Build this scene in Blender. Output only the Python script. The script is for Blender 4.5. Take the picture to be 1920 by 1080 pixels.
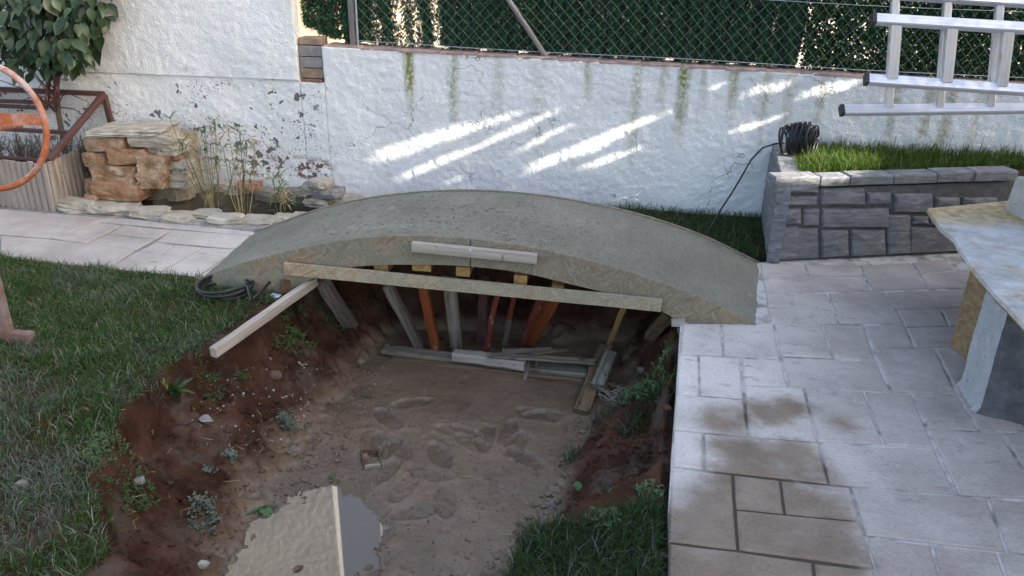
import bpy, math, random
import numpy as np
from mathutils import Vector, Matrix

for o in list(bpy.data.objects):
    bpy.data.objects.remove(o, do_unlink=True)
S = bpy.context.scene
COL = S.collection
random.seed(7)
RNG = np.random.default_rng(7)

# ------------------------------------------------------------------ camera
F_PX, PITCH, ROLL, YAW, CAM_H = 1500.0, 23.4, 1.2, -6.1, 1.6


def cam_basis():
    p, y, r = math.radians(PITCH), math.radians(YAW), math.radians(ROLL)
    f = np.array([math.sin(y) * math.cos(p), math.cos(y) * math.cos(p), -math.sin(p)])
    rt = np.array([math.cos(y), -math.sin(y), 0.0])
    up = np.cross(rt, f)
    return f, rt * math.cos(r) + up * math.sin(r), -rt * math.sin(r) + up * math.cos(r)


CF, CR, CU = cam_basis()
C0 = np.array([0, 0, CAM_H])


def ray(px, py):
    return CF * F_PX + CR * (px - 960) - CU * (py - 540)


def G(px, py, z=0.0):          # photo pixel -> point on a level plane
    d = ray(px, py)
    return C0 + d * ((z - CAM_H) / d[2])


def W(px, py, Y):              # photo pixel -> point on a plane parallel to the garden wall
    d = ray(px, py)
    return C0 + d * (Y / d[1])


def PL(px, py, a, b):          # photo pixel -> point on the upright plane through a, b
    a, b = np.array(a, float), np.array(b, float)
    n = np.array([-(b - a)[1], (b - a)[0], 0])
    d = ray(px, py)
    p0 = np.array([a[0], a[1], 0])
    return C0 + d * (np.dot(p0 - C0, n) / np.dot(d, n))


cd = bpy.data.cameras.new('camera')
cd.sensor_width = 36
cd.lens = F_PX * 36 / 1920
cd.clip_start, cd.clip_end = 0.05, 600
cam = bpy.data.objects.new('camera', cd)
COL.objects.link(cam)
cam.matrix_world = Matrix(((CR[0], CU[0], -CF[0], 0), (CR[1], CU[1], -CF[1], 0), (CR[2], CU[2], -CF[2], CAM_H), (0, 0, 0, 1)))
S.camera = cam

# ------------------------------------------------------------------ light
SUN = np.array([0.87, -0.245, 0.405])
SUN = SUN / np.linalg.norm(SUN)               # towards the sun
w = bpy.data.worlds.new('World')
S.world = w
w.use_nodes = True
nt = w.node_tree
bg = nt.nodes['Background']
sky = nt.nodes.new('ShaderNodeTexSky')
sky.sky_type = 'NISHITA'
sky.sun_disc = False
sky.sun_elevation = math.asin(SUN[2])
sky.sun_rotation = math.atan2(SUN[0], SUN[1])
sky.altitude = 300
sky.dust_density = 4.4
sky.ozone_density = 0.35
nt.links.new(sky.outputs[0], bg.inputs[0])
bg.inputs[1].default_value = 0.15
sl = bpy.data.lights.new('sun', 'SUN')
sl.energy = 5.0
sl.angle = math.radians(0.35)
sl.color = (1.0, 0.93, 0.82)
so = bpy.data.objects.new('sun', sl)
COL.objects.link(so)
so.rotation_euler = Vector((-SUN).tolist()).to_track_quat('-Z', 'Y').to_euler()
so.location = (12, -4, 8)
S.view_settings.view_transform = 'Standard'
S.view_settings.look = 'None'
S.view_settings.exposure = 1.95
S.view_settings.gamma = 1
S.view_settings.use_curve_mapping = False
S.render.engine = 'CYCLES'
S.render.resolution_x, S.render.resolution_y = 1024, 576


# ------------------------------------------------------------------ noise
_T = np.random.default_rng(11).random((256, 256))


def vn(x, y, seed=0):
    x = np.asarray(x, float) + seed * 17.3
    y = np.asarray(y, float) + seed * 9.7
    xi, yi = np.floor(x).astype(int), np.floor(y).astype(int)
    fx, fy = x - xi, y - yi
    fx, fy = fx * fx * (3 - 2 * fx), fy * fy * (3 - 2 * fy)
    a, b = _T[xi % 256, yi % 256], _T[(xi + 1) % 256, yi % 256]
    c, d = _T[xi % 256, (yi + 1) % 256], _T[(xi + 1) % 256, (yi + 1) % 256]
    return (a * (1 - fx) + b * fx) * (1 - fy) + (c * (1 - fx) + d * fx) * fy - 0.5


def fbm(x, y, s, octs=3, seed=0):
    v, a = 0, 1.0
    for k in range(octs):
        v = v + a * vn(np.asarray(x) * s, np.asarray(y) * s, seed + k * 3)
        s, a = s * 2.1, a * 0.5
    return v


def poly_dist(x, y, P):
    """signed distance (negative inside) to polygon P for arrays x, y"""
    P = np.asarray(P, float)
    x, y = np.asarray(x, float), np.asarray(y, float)
    d = np.full(x.shape, 1e9)
    ins = np.zeros(x.shape, bool)
    for i in range(len(P)):
        ax, ay = P[i][:2]
        bx, by = P[(i + 1) % len(P)][:2]
        ex, ey = bx - ax, by - ay
        t = np.clip(((x - ax) * ex + (y - ay) * ey) / (ex * ex + ey * ey + 1e-12), 0, 1)
        d = np.minimum(d, np.hypot(x - ax - t * ex, y - ay - t * ey))
        c = ((ay > y) != (by > y)) & (x < (bx - ax) * (y - ay) / (by - ay + 1e-12) + ax)
        ins ^= c
    return np.where(ins, -d, d)


# ------------------------------------------------------------------ materials
class N:
    def __init__(s, name, rough=0.8, spec=0.5):
        s.m = bpy.data.materials.new(name)
        s.m.use_nodes = True
        s.t = s.m.node_tree
        s.b = s.t.nodes['Principled BSDF']
        s.b.inputs['Roughness'].default_value = rough
        s.b.inputs['Specular IOR Level'].default_value = spec
        s.tc = s.t.nodes.new('ShaderNodeTexCoord')
        s.geo = s.t.nodes.new('ShaderNodeNewGeometry')

    def lk(s, a, b):
        if hasattr(a, 'links'):
            s.t.links.new(a, b)
        elif isinstance(a, (tuple, list)) and len(a) == 3 and b.type == 'RGBA':
            b.default_value = (*a, 1)
        else:
            b.default_value = a

    @property
    def obj(s): return s.tc.outputs['Object']

    @property
    def pos(s): return s.geo.outputs['Position']

    def map(s, v, scale=(1, 1, 1), loc=(0, 0, 0), rot=(0, 0, 0)):
        n = s.t.nodes.new('ShaderNodeMapping')
        s.lk(v, n.inputs[0])
        n.inputs[1].default_value, n.inputs[2].default_value, n.inputs[3].default_value = loc, rot, scale
        return n.outputs[0]

    def noise(s, v, scale, detail=4, rough=0.55, dist=0):
        n = s.t.nodes.new('ShaderNodeTexNoise')
        s.lk(v, n.inputs['Vector'])
        n.inputs['Scale'].default_value, n.inputs['Detail'].default_value = scale, detail
        n.inputs['Roughness'].default_value, n.inputs['Distortion'].default_value = rough, dist
        return n.outputs[0]

    def ncol(s, v, scale, detail=3):
        n = s.t.nodes.new('ShaderNodeTexNoise')
        s.lk(v, n.inputs['Vector'])
        n.inputs['Scale'].default_value, n.inputs['Detail'].default_value = scale, detail
        return n.outputs[1]

    def vor(s, v, scale, feature='F1', out=0, rand=1):
        n = s.t.nodes.new('ShaderNodeTexVoronoi')
        n.feature = feature
        s.lk(v, n.inputs['Vector'])
        n.inputs['Scale'].default_value = scale
        n.inputs['Randomness'].default_value = rand
        return n.outputs[out]

    def ramp(s, f, stops):
        n = s.t.nodes.new('ShaderNodeValToRGB')
        s.lk(f, n.inputs[0])
        e = n.color_ramp.elements
        while len(e) < len(stops):
            e.new(0.5)
        for k, (p, c) in enumerate(stops):
            e[k].position = p
            e[k].color = (*c, 1) if isinstance(c, tuple) else (c, c, c, 1)
        return n.outputs[0]

    def mix(s, f, a, b, mode='MIX'):
        n = s.t.nodes.new('ShaderNodeMix')
        n.data_type = 'RGBA'
        n.blend_type = mode
        s.lk(f, n.inputs[0])
        s.lk(a, n.inputs[6])
        s.lk(b, n.inputs[7])
        return n.outputs[2]

    def math(s, op, a, b=0.0, c=0.0, clamp=False):
        n = s.t.nodes.new('ShaderNodeMath')
        n.operation = op
        n.use_clamp = clamp
        s.lk(a, n.inputs[0]); s.lk(b, n.inputs[1]); s.lk(c, n.inputs[2])
        return n.outputs[0]

    def vmath(s, op, a, b=(0, 0, 0)):
        n = s.t.nodes.new('ShaderNodeVectorMath')
        n.operation = op
        s.lk(a, n.inputs[0])
        s.lk(b, n.inputs[1])
        return n.outputs[0]

    def sep(s, v):
        n = s.t.nodes.new('ShaderNodeSeparateXYZ')
        s.lk(v, n.inputs[0])
        return n.outputs

    def rng(s, v, a, b, c=0.0, d=1.0):
        n = s.t.nodes.new('ShaderNodeMapRange')
        n.interpolation_type = 'SMOOTHSTEP'
        s.lk(v, n.inputs[0])
        for k, q in enumerate((a, b, c, d)):
            n.inputs[k + 1].default_value = q
        return n.outputs[0]

    def attr(s, name):
        n = s.t.nodes.new('ShaderNodeAttribute')
        n.attribute_name = name
        return n.outputs[0]

    def rnd(s):
        n = s.t.nodes.new('ShaderNodeObjectInfo')
        return n.outputs['Random']

    def bump(s, h, strength=0.5, dist=0.01):
        n = s.t.nodes.new('ShaderNodeBump')
        n.inputs['Strength'].default_value, n.inputs['Distance'].default_value = strength, dist
        s.lk(h, n.inputs['Height'])
        s.lk(n.outputs[0], s.b.inputs['Normal'])

    def col(s, c): s.lk(c, s.b.inputs['Base Color'])
    def rough(s, c): s.lk(c, s.b.inputs['Roughness'])

    def blob(s, pts, soft=0.05):
        """max over (x, y, r): 1 inside the soft discs (level plane)"""
        wv = s.vmath('ADD', s.map(s.pos, (1, 1, 0)), s.vmath('SCALE', (0, 0, 0)))
        warp = s.ncol(s.pos, 6, 4)
        n = s.t.nodes.new('ShaderNodeVectorMath'); n.operation = 'MULTIPLY_ADD'
        s.lk(warp, n.inputs[0]); n.inputs[1].default_value = (0.12, 0.12, 0); s.lk(wv, n.inputs[2])
        out = 0.0
        for (x, y, r) in pts:
            d = s.t.nodes.new('ShaderNodeVectorMath'); d.operation = 'DISTANCE'
            s.lk(n.outputs[0], d.inputs[0]); d.inputs[1].default_value = (x + 0.06, y + 0.06, 0)
            out = s.math('MAXIMUM', out, s.rng(d.outputs['Value'], r + soft, r - soft))
        return out


MAT = {}


def simple(name, c, rough=0.7, var=0.15, nscale=20, bump=0.0, metal=0.0, spec=0.5, bscale=None):
    n = N(name, rough, spec)
    f = n.noise(n.pos, nscale, 5)
    a = tuple(max(0, q * (1 - var)) for q in c)
    b = tuple(min(1, q * (1 + var)) for q in c)
    n.col(n.ramp(f, [(0.3, a), (0.7, b)]))
    n.b.inputs['Metallic'].default_value = metal
    if bump:
        n.bump(n.noise(n.pos, bscale or nscale * 4, 4), bump, 0.01)
    MAT[name] = n.m
    return n.m


def mk_plaster():
    n = N('white_plaster', 0.9, 0.2)
    x, y, z = n.sep(n.pos)
    c = n.ramp(n.noise(n.pos, 2.2, 5), [(0.3, (0.70, 0.71, 0.70)), (0.65, (0.80, 0.80, 0.79))])
    # green algae runs below the coping: (x, half width, bottom z, strength)
    nz = n.noise(n.map(n.pos, (9, 9, 1.2)), 4, 4)
    nzf = n.noise(n.pos, 45, 3)
    green, ochre = 0.0, 0.0
    for (px, hw, zb, st) in [(767, .035, .45, 1.3), (850, .035, .30, .75), (935, .04, .35, .35), (1103, .03, .55, .9), (1195, .035, .15, .55),
                             (1245, .03, .45, .5), (1283, .04, .35, 1.1), (1320, .025, .5, .5), (1378, .035, .45, .8), (1440, .03, .25, .5)]:
        xx = W(px, 140, 5.08)[0]
        d = n.math('ABSOLUTE', n.math('SUBTRACT', n.math('ADD', x, n.math('MULTIPLY', nz, 0.06)), xx + 0.03))
        k = n.math('MULTIPLY', n.rng(d, hw * 1.5, 0.0), n.rng(z, zb, zb + 0.45))
        green = n.math('MAXIMUM', green, n.math('MULTIPLY', k, st))
    for (px, hw, zb, st) in [(1540, .04, .3, .6), (1680, .05, .35, .9), (1745, .05, .3, 1.0), (1785, .06, .2, 1.0), (1840, .05, .3, .6), (1010, .1, .1, .3), (1480, .05, .2, .5)]:
        xx = W(px, 180, 5.08)[0]
        d = n.math('ABSOLUTE', n.math('SUBTRACT', n.math('ADD', x, n.math('MULTIPLY', nz, 0.06)), xx + 0.03))
        k = n.math('MULTIPLY', n.rng(d, hw, 0.0), n.rng(z, zb, zb + 0.4))
        ochre = n.math('MAXIMUM', ochre, n.math('MULTIPLY', k, st))
    g2 = n.math('MULTIPLY', green, n.rng(nzf, 0.3, 0.62, 0.35, 1.0), clamp=True)
    o2 = n.math('MULTIPLY', ochre, n.rng(nzf, 0.25, 0.65, 0.3, 1.0), clamp=True)
    low = n.math('LESS_THAN', z, 1.02)
    c = n.mix(n.math('MULTIPLY', n.math('MULTIPLY', g2, low), 0.95), c, (0.20, 0.215, 0.045))
    c = n.mix(n.math('MULTIPLY', n.math('MULTIPLY', o2, low), 0.8), c, (0.30, 0.25, 0.12))
    # rising damp grime
    gr = n.math('MULTIPLY', n.rng(n.noise(n.pos, 3.5, 6, 0.65), 0.5, 0.75), n.rng(z, 0.9, 0.1))
    c = n.mix(n.math('MULTIPLY', gr, 0.35), c, (0.42, 0.43, 0.38))
    # flaked spots, mostly on the left below the ledge
    zone = n.math('MULTIPLY', n.rng(x, -1.55, -2.0), n.math('MULTIPLY', n.rng(z, 0.80, 0.66), n.rng(z, 0.0, 0.2)))
    fl = n.noise(n.pos, 17, 3, 0.5, 0.4)
    big = n.noise(n.pos, 3.2, 2)
    k = n.math('MULTIPLY', n.rng(n.math('ADD', n.math('ADD', fl, n.math('MULTIPLY', big, 0.35)), n.math('MULTIPLY', zone, 0.085)), 0.905, 0.925), zone)
    c = n.mix(k, c, (0.16, 0.145, 0.14))
    sp = n.noise(n.pos, 75, 2)
    zs = n.math('MULTIPLY', n.rng(x, -1.2, -2.2), n.math('MULTIPLY', n.rng(z, 0.85, 0.68), n.rng(big, 0.42, 0.6)))
    c = n.mix(n.math('MULTIPLY', n.rng(n.math('ADD', sp, n.math('MULTIPLY', zs, 0.1)), 0.69, 0.73), n.math('ADD', n.math('MULTIPLY', zs, .7), 0.25)), c, (0.17, 0.16, 0.15))
    # bare brick where the paint has come off by the pond
    bx = n.math('MULTIPLY', n.rng(x, -2.42, -2.3), n.rng(x, -1.72, -1.85))
    bz = n.math('MULTIPLY', n.rng(z, 0.08, 0.12), n.rng(z, 0.27, 0.20))
    kb = n.math('MULTIPLY', n.math('MULTIPLY', bx, bz), n.rng(n.noise(n.map(n.pos, (1, 1, 1.6)), 14, 4), 0.52, 0.56))
    row = n.math('FRACT', n.math('DIVIDE', z, 0.07))
    brk = n.mix(n.math('LESS_THAN', row, 0.13), (0.21, 0.115, 0.10), (0.42, 0.40, 0.38))
    c = n.mix(kb, c, brk)
    # hairline cracks
    dv = n.vmath('ADD', n.pos, n.vmath('MULTIPLY', n.ncol(n.pos, 7, 4), (0.22, 0.22, 0.22)))
    ck = n.vor(dv, 1.7, 'DISTANCE_TO_EDGE')
    c = n.mix(n.math('MULTIPLY', n.rng(ck, 0.006, 0.001), n.rng(big, 0.48, 0.62, 0, .75)), c, (0.16, 0.15, 0.13))
    n.col(c)
    h = n.math('ADD', n.noise(n.pos, 95, 3, 0.6), n.math('MULTIPLY', n.noise(n.pos, 35, 3), 0.8))
    h = n.math('SUBTRACT', h, n.math('MULTIPLY', k, 0.5))
    n.bump(h, 0.55, 0.012)
    MAT['plaster'] = n.m


def mk_osb(name, tint=(1, 1, 1), grey=0.4, byx=False):
    n = N(name, 0.8, 0.3)
    v = n.vmath('ADD', n.obj, n.vmath('MULTIPLY', n.ncol(n.obj, 6, 3), (0.10, 0.10, 0.10)))
    out = None
    for k, (ang, sc, thr) in enumerate([(0.15, 1.0, 0), (1.1, 1.2, .45), (-.7, 1.1, .5), (2.0, 1.4, .55), (.5, .9, .6)]):
        vv = n.map(n.map(v, (1, 1, 1), (k * .37, k * .19, k * .53), (0, ang, 0)), (20 * sc, 30, 105 * sc))
        # strands: long thin cells, each with its own tone
        r, g_, b = n.sep(n.vor(vv, 1.0, 'F1', 1))
        gr = n.noise(n.map(vv, (.5, 3, 3)), 1.0, 2)
        val = n.math('ADD', n.math('MULTIPLY', r, 0.62), n.math('MULTIPLY', gr, 0.38))
        if out is None:
            out = val
        else:
            msk = n.math('GREATER_THAN', g_, thr)
            mx_ = n.t.nodes.new('ShaderNodeMix')
            n.lk(msk, mx_.inputs[0]); n.lk(out, mx_.inputs[2]); n.lk(val, mx_.inputs[3])
            out = mx_.outputs[0]
    c = n.ramp(out, [(0.10, (0.17, 0.125, 0.082)), (0.4, (0.235, 0.18, 0.122)), (0.65, (0.275, 0.215, 0.15)), (0.9, (0.335, 0.275, 0.205))])
    cem = n.noise(n.pos, 3.0, 6, 0.65)
    g0 = grey
    if byx:
        x, y, z = n.sep(n.pos)
        g0 = n.rng(x, 0.15, -0.9, 0.35, 1.0)
    sm = n.math('MULTIPLY', n.rng(cem, 0.36, 0.56), g0)
    gc = n.ramp(out, [(0.15, (0.165, 0.16, 0.122)), (0.6, (0.21, 0.203, 0.158)), (0.95, (0.255, 0.245, 0.195))])
    c = n.mix(sm, c, gc)
    c = n.mix(n.rng(n.noise(n.pos, 55, 3), 0.68, 0.74, 0, 0.6), c, (0.07, 0.055, 0.04))
    c = n.mix(1.0, c, tint, 'MULTIPLY')
    n.col(c)
    n.bump(out, 0.4, 0.004)
    MAT[name] = n.m


def mk_wood(name, c0, c1, c2, knots=True, rough=0.75, worn=None, wornc=(0.3, 0.29, 0.27)):
    n = N(name, rough, 0.2)
    v = n.vmath('ADD', n.obj, n.t.nodes.new('ShaderNodeObjectInfo').outputs['Location'])
    g1 = n.noise(n.map(v, (2.2, 45, 45)), 1.0, 5, 0.6, 0.6)
    g2 = n.noise(n.map(v, (5, 130, 130)), 1.0, 3)
    f = n.math('ADD', n.math('MULTIPLY', g1, 0.7), n.math('MULTIPLY', g2, 0.3))
    c = n.ramp(f, [(0.32, c0), (0.5, c1), (0.68, c2)])
    if knots:
        kv = n.vor(n.map(v, (3, 9, 9)), 1.3)
        c = n.mix(n.rng(kv, 0.10, 0.05, 0, 0.8), c, tuple(q * 0.35 for q in c0))
    if worn is not None:
        wn = n.noise(n.map(v, (3, 9, 9)), 3.0, 5, 0.65)
        c = n.mix(n.rng(wn, worn, worn + 0.06), c, wornc)
    c = n.mix(n.rng(n.noise(n.pos, 30, 4), 0.62, 0.75, 0, 0.6), c, (0.05, 0.04, 0.03))
    n.col(c)
    n.bump(f, 0.5, 0.004)
    MAT[name] = n.m


def mk_concrete():
    n = N('bridge_concrete', 0.85, 0.3)
    x, y, z = n.sep(n.pos)
    c = n.ramp(n.noise(n.pos, 2.5, 7, 0.6), [(0.3, (0.195, 0.188, 0.148)), (0.5, (0.235, 0.226, 0.180)), (0.75, (0.285, 0.274, 0.225))])
    pits = n.rng(n.noise(n.map(n.pos, (1.0, 1.5, 1)), 42, 4, 0.75), 0.57, 0.66)
    left = n.rng(x, 0.4, -0.9, 0.3, 1)
    c = n.mix(n.math('MULTIPLY', n.math('MULTIPLY', pits, left), 0.7), c, (0.07, 0.07, 0.058))
    # pale laitance scratches
    dv = n.vmath('ADD', n.pos, n.vmath('MULTIPLY', n.ncol(n.pos, 5, 4), (0.3, 0.3, 0.3)))
    ck = n.vor(n.map(dv, (0.8, 1.5, 0.8)), 2.1, 'DISTANCE_TO_EDGE')
    msk = n.math('MULTIPLY', n.rng(ck, 0.012, 0.002), n.rng(n.noise(n.pos, 4.5, 5, 0.7), 0.52, 0.62))
    c = n.mix(n.math('MULTIPLY', msk, 0.6), c, (0.42, 0.42, 0.39))
    c = n.mix(n.math('MULTIPLY', n.rng(n.noise(n.map(n.pos, (1, 3, 1)), 3.3, 6, .7), .62, .74), .35), c, (.34, .34, .31))
    tr = n.noise(n.map(n.pos, (7, 1.1, 2)), 5, 5, 0.7)
    c = n.mix(1.0, c, n.ramp(tr, [(0.3, 0.90), (0.7, 1.09)]), 'MULTIPLY')
    c = n.mix(1.0, c, n.ramp(n.noise(n.pos, 110, 4, .75), [(0.3, 0.91), (0.7, 1.07)]), 'MULTIPLY')
    sp = n.rng(n.noise(n.pos, 55, 2), 0.715, 0.75)
    c = n.mix(n.math('MULTIPLY', sp, 0.7), c, (0.05, 0.05, 0.045))
    n.col(c)
    h = n.math('SUBTRACT', n.noise(n.pos, 120, 4, 0.7), n.math('MULTIPLY', pits, n.math('MULTIPLY', left, 1.3)))
    n.bump(h, 0.9, 0.010)
    MAT['concrete'] = n.m


def mk_paving():
    n = N('stamped_concrete', 0.75, 0.35)
    rn = n.rnd()
    f = n.noise(n.pos, 3.0, 7, 0.62)
    dry = n.ramp(f, [(0.30, (0.30, 0.245, 0.215)), (0.5, (0.42, 0.355, 0.315)), (0.72, (0.55, 0.48, 0.43))])
    x, y, z = n.sep(n.pos)
    # chalky efflorescence towards the pit edge
    edge = n.math('MULTIPLY', n.rng(x, 1.25, 0.45), n.rng(y, 1.9, 2.4))
    edge = n.math('MAXIMUM', edge, n.math('MULTIPLY', n.rng(x, -2.8, -1.9, 0, .5), n.rng(x, 0.1, -0.5)))
    dry = n.mix(n.math('MULTIPLY', edge, n.rng(f, 0.25, 0.6, 0.35, 0.95)), dry, (0.73, 0.67, 0.61))
    dry = n.mix(n.rng(n.noise(n.map(n.pos, (1.0, 2.2, 1), rot=(0, 0, .5)), 9, 6, 0.7), 0.55, 0.70, 0, 0.55), dry, (0.17, 0.155, 0.145))
    dry = n.mix(n.rng(n.noise(n.pos, 60, 3), 0.70, 0.75, 0, 0.8), dry, (0.06, 0.055, 0.05))
    dry = n.mix(n.math('MULTIPLY', rn, 0.25), dry, (0.36, 0.32, 0.29))
    dry = n.mix(1.0, dry, n.ramp(n.noise(n.map(n.pos, (1, 1.6, 1), rot=(0, 0, .4)), 70, 5, 0.75), [(0.3, 0.78), (0.7, 1.12)]), 'MULTIPLY')
    dry = n.mix(n.rng(n.noise(n.map(n.pos, (.5, 2.4, 1), rot=(0, 0, .25)), 16, 6, 0.75), 0.60, 0.70, 0, 0.4), dry, (0.15, 0.13, 0.12))
    dry = n.mix(n.rng(n.noise(n.map(n.pos, (2.2, .6, 1), rot=(0, 0, .6)), 13, 6, 0.75), 0.62, 0.70, 0, 0.5), dry, (0.70, 0.655, 0.615))
    dry = n.mix(n.math('MULTIPLY', n.rng(x, -1.7, -2.7, 0.25, 0.7), n.rng(x, -1.2, -1.4)), dry, n.ramp(n.noise(n.pos, 4, 6, .65), [(0.35, (0.19, 0.165, 0.155)), (0.65, (0.34, 0.31, 0.30))]))
    wet = n.ramp(n.noise(n.pos, 6, 6, 0.6), [(0.3, (0.205, 0.148, 0.103)), (0.7, (0.315, 0.238, 0.175))])
    wet = n.mix(n.rng(n.noise(n.pos, 50, 3), 0.70, 0.76, 0, 0.7), wet, (0.05, 0.04, 0.03))
    P = []
    for (px, py, r) in [(1330, 1010, .10), (1450, 1010, .19), (1330, 960, .08), (1420, 900, .14), (1490, 850, .10), (1400, 850, .11), (1345, 1060, .18), (1500, 1060, .16),
                        (1350, 788, .075), (1390, 782, .06), (1440, 770, .10), (1475, 762, .08), (1580, 793, .05), (1300, 1040, .08), (1385, 950, .12), (1345, 880, .04), (1560, 960, .09),
                        (1360, 1180, .25), (1550, 1180, .2), (1440, 950, .16), (1345, 945, .09), (1300, 985, .09), (1290, 1030, .09), (1350, 1000, .14), (1375, 900, .10), (1450, 860, .12), (1510, 880, .10), (1545, 1060, .12), (1370, 830, .05), (1500, 940, .10), (1530, 1010, .12), (1360, 840, .06), (1420, 1060, .18), (1320, 930, .05)]:
        q = G(px, py)
        P.append((q[0], q[1], r))
    wm = n.blob(P, 0.055)
    wm = n.math('ADD', wm, n.math('MULTIPLY', n.math('SUBTRACT', n.noise(n.pos, 22, 6, .7), 0.5), n.math('MULTIPLY', n.math('MULTIPLY', wm, n.math('SUBTRACT', 1.0, wm)), 6.0)), clamp=True)
    wm = n.math('MULTIPLY', wm, n.rng(n.noise(n.pos, 5, 6, .7), 0.28, 0.5, 0.6, 1.0))
    wet = n.mix(1.0, wet, n.ramp(n.noise(n.pos, 80, 5, 0.75), [(0.3, 0.75), (0.7, 1.15)]), 'MULTIPLY')
    c = n.mix(wm, dry, wet)
    n.col(c)
    n.rough(n.math('SUBTRACT', 0.78, n.math('MULTIPLY', wm, 0.14)))
    h = n.math('ADD', n.noise(n.map(n.pos, (1, 1.8, 1), rot=(0, 0, .6)), 14, 7, 0.6, 0.5), n.math('MULTIPLY', n.noise(n.pos, 120, 3), 0.25))
    n.bump(h, 0.55, 0.012)
    MAT['paving'] = n.m
    m = N('paving_joint', 0.9, 0.2)
    jd = m.ramp(m.noise(m.pos, 11, 4), [(0.35, (0.24, 0.21, 0.185)), (0.55, (0.56, 0.52, 0.48))])
    jd = m.mix(m.blob(P, 0.05), jd, (0.085, 0.066, 0.05))
    m.col(jd)
    m.bump(m.noise(m.pos, 150, 3), 0.5, 0.01)
    MAT['joint'] = m.m


def mk_soil():
    n = N('soil', 0.85, 0.12)
    x, y, z = n.sep(n.pos)
    f = n.noise(n.pos, 5, 7, 0.65)
    clay = n.ramp(f, [(0.3, (0.026, 0.0125, 0.008)), (0.5, (0.062, 0.029, 0.018)), (0.72, (0.125, 0.066, 0.043))])
    mud = n.ramp(n.noise(n.pos, 3.5, 6, 0.6), [(0.3, (0.130, 0.088, 0.056)), (0.7, (0.215, 0.150, 0.100))])
    mud = n.mix(n.rng(n.noise(n.pos, 38, 4, 0.7), 0.60, 0.70, 0, 0.8), mud, (0.04, 0.026, 0.019))
    grey = n.rng(n.noise(n.pos, 4.2, 5, 0.6), 0.52, 0.66)
    clay = n.mix(n.math('MULTIPLY', grey, 0.6), clay, (0.125, 0.096, 0.076))
    k = n.rng(n.math('ADD', z, n.math('MULTIPLY', n.noise(n.pos, 8, 4), 0.10)), -0.285, -0.345)
    c = n.mix(k, clay, mud)
    wetm = n.rng(n.math('ADD', z, n.math('MULTIPLY', n.math('SUBTRACT', n.noise(n.pos, 14, 4), .5), .012)), -0.420, -0.432)
    c = n.mix(n.math('MULTIPLY', wetm, 0.6), c, (0.085, 0.058, 0.038))
    n.col(c)
    lowf = n.rng(z, -0.395, -0.42)
    lowm = n.rng(z, -0.36, -0.41)
    n.rough(n.math('SUBTRACT', n.math('SUBTRACT', 0.9, n.math('MULTIPLY', k, 0.12)), n.math('MULTIPLY', n.math('MULTIPLY', n.rng(n.noise(n.pos, 4.5, 4), 0.3, 0.62, 0.35, 1.0), lowf), 0.50)))
    n.lk(n.math('ADD', 0.08, n.math('MULTIPLY', lowf, 0.5)), n.b.inputs['Specular IOR Level'])
    n.rough(n.math('SUBTRACT', n.b.inputs['Roughness'].links[0].from_socket, n.math('MULTIPLY', wetm, 0.22), clamp=True))
    h = n.math('ADD', n.noise(n.pos, 42, 5, 0.65), n.math('MULTIPLY', n.noise(n.pos, 130, 4), 0.4))
    h = n.math('MULTIPLY', h, n.rng(n.math('MULTIPLY', k, lowm), 0.0, 1.0, 1.0, 0.35))
    n.bump(h, 0.8, 0.02)
    MAT['soil'] = n.m


def mk_rock(name, cols, rough=0.85):
    n = N(name, rough, 0.3)
    v = n.vmath('ADD', n.pos, (0, 0, 0))
    c = n.ramp(n.noise(v, 13, 7, 0.68), [(0.32, cols[0]), (0.5, cols[1]), (0.66, cols[2])])
    r = n.rnd()
    c = n.mix(n.math('MULTIPLY', r, 0.6), c, cols[3])
    c = n.mix(n.rng(n.noise(v, 30, 5, 0.7), 0.58, 0.72, 0, 0.7), c, tuple(q * 0.3 for q in cols[0]))
    n.col(c)
    n.bump(n.math('ADD', n.noise(v, 34, 7, 0.7), n.math('MULTIPLY', n.noise(v, 110, 4), .4)), 0.8, 0.016)
    MAT[name] = n.m


def mk_slate():
    n = N('planter_stone', 0.8, 0.35)
    v = n.pos
    r = n.rnd()
    f = n.noise(n.map(v, (1, 1, 4)), 10, 7, 0.7, 0.6)
    c = n.ramp(f, [(0.3, (0.115, 0.115, 0.122)), (0.5, (0.215, 0.213, 0.22)), (0.72, (0.36, 0.355, 0.36))])
    c = n.mix(n.math('MULTIPLY', r, 0.45), c, (0.17, 0.165, 0.172))
    big = n.noise(v, 6.5, 3)
    c = n.mix(n.rng(big, 0.66, 0.78, 0, 0.75), c, (0.10, 0.075, 0.035))
    c = n.mix(n.rng(n.noise(v, 40, 4), 0.66, 0.72, 0, 0.6), c, (0.42, 0.42, 0.42))
    n.col(c)
    n.bump(f, 0.95, 0.02)
    MAT['slate'] = n.m


def mk_leafmat(name, c0, c1, rough=0.45, trans=0.0, attr=None):
    n = N(name, rough, 0.15 if attr else 0.35)
    if attr:
        n.col(n.attr(attr))
    else:
        n.col(n.mix(n.rnd(), c0, c1))
    if trans:
        n.b.inputs['Transmission Weight'].default_value = 0
    MAT[name] = n.m


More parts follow.
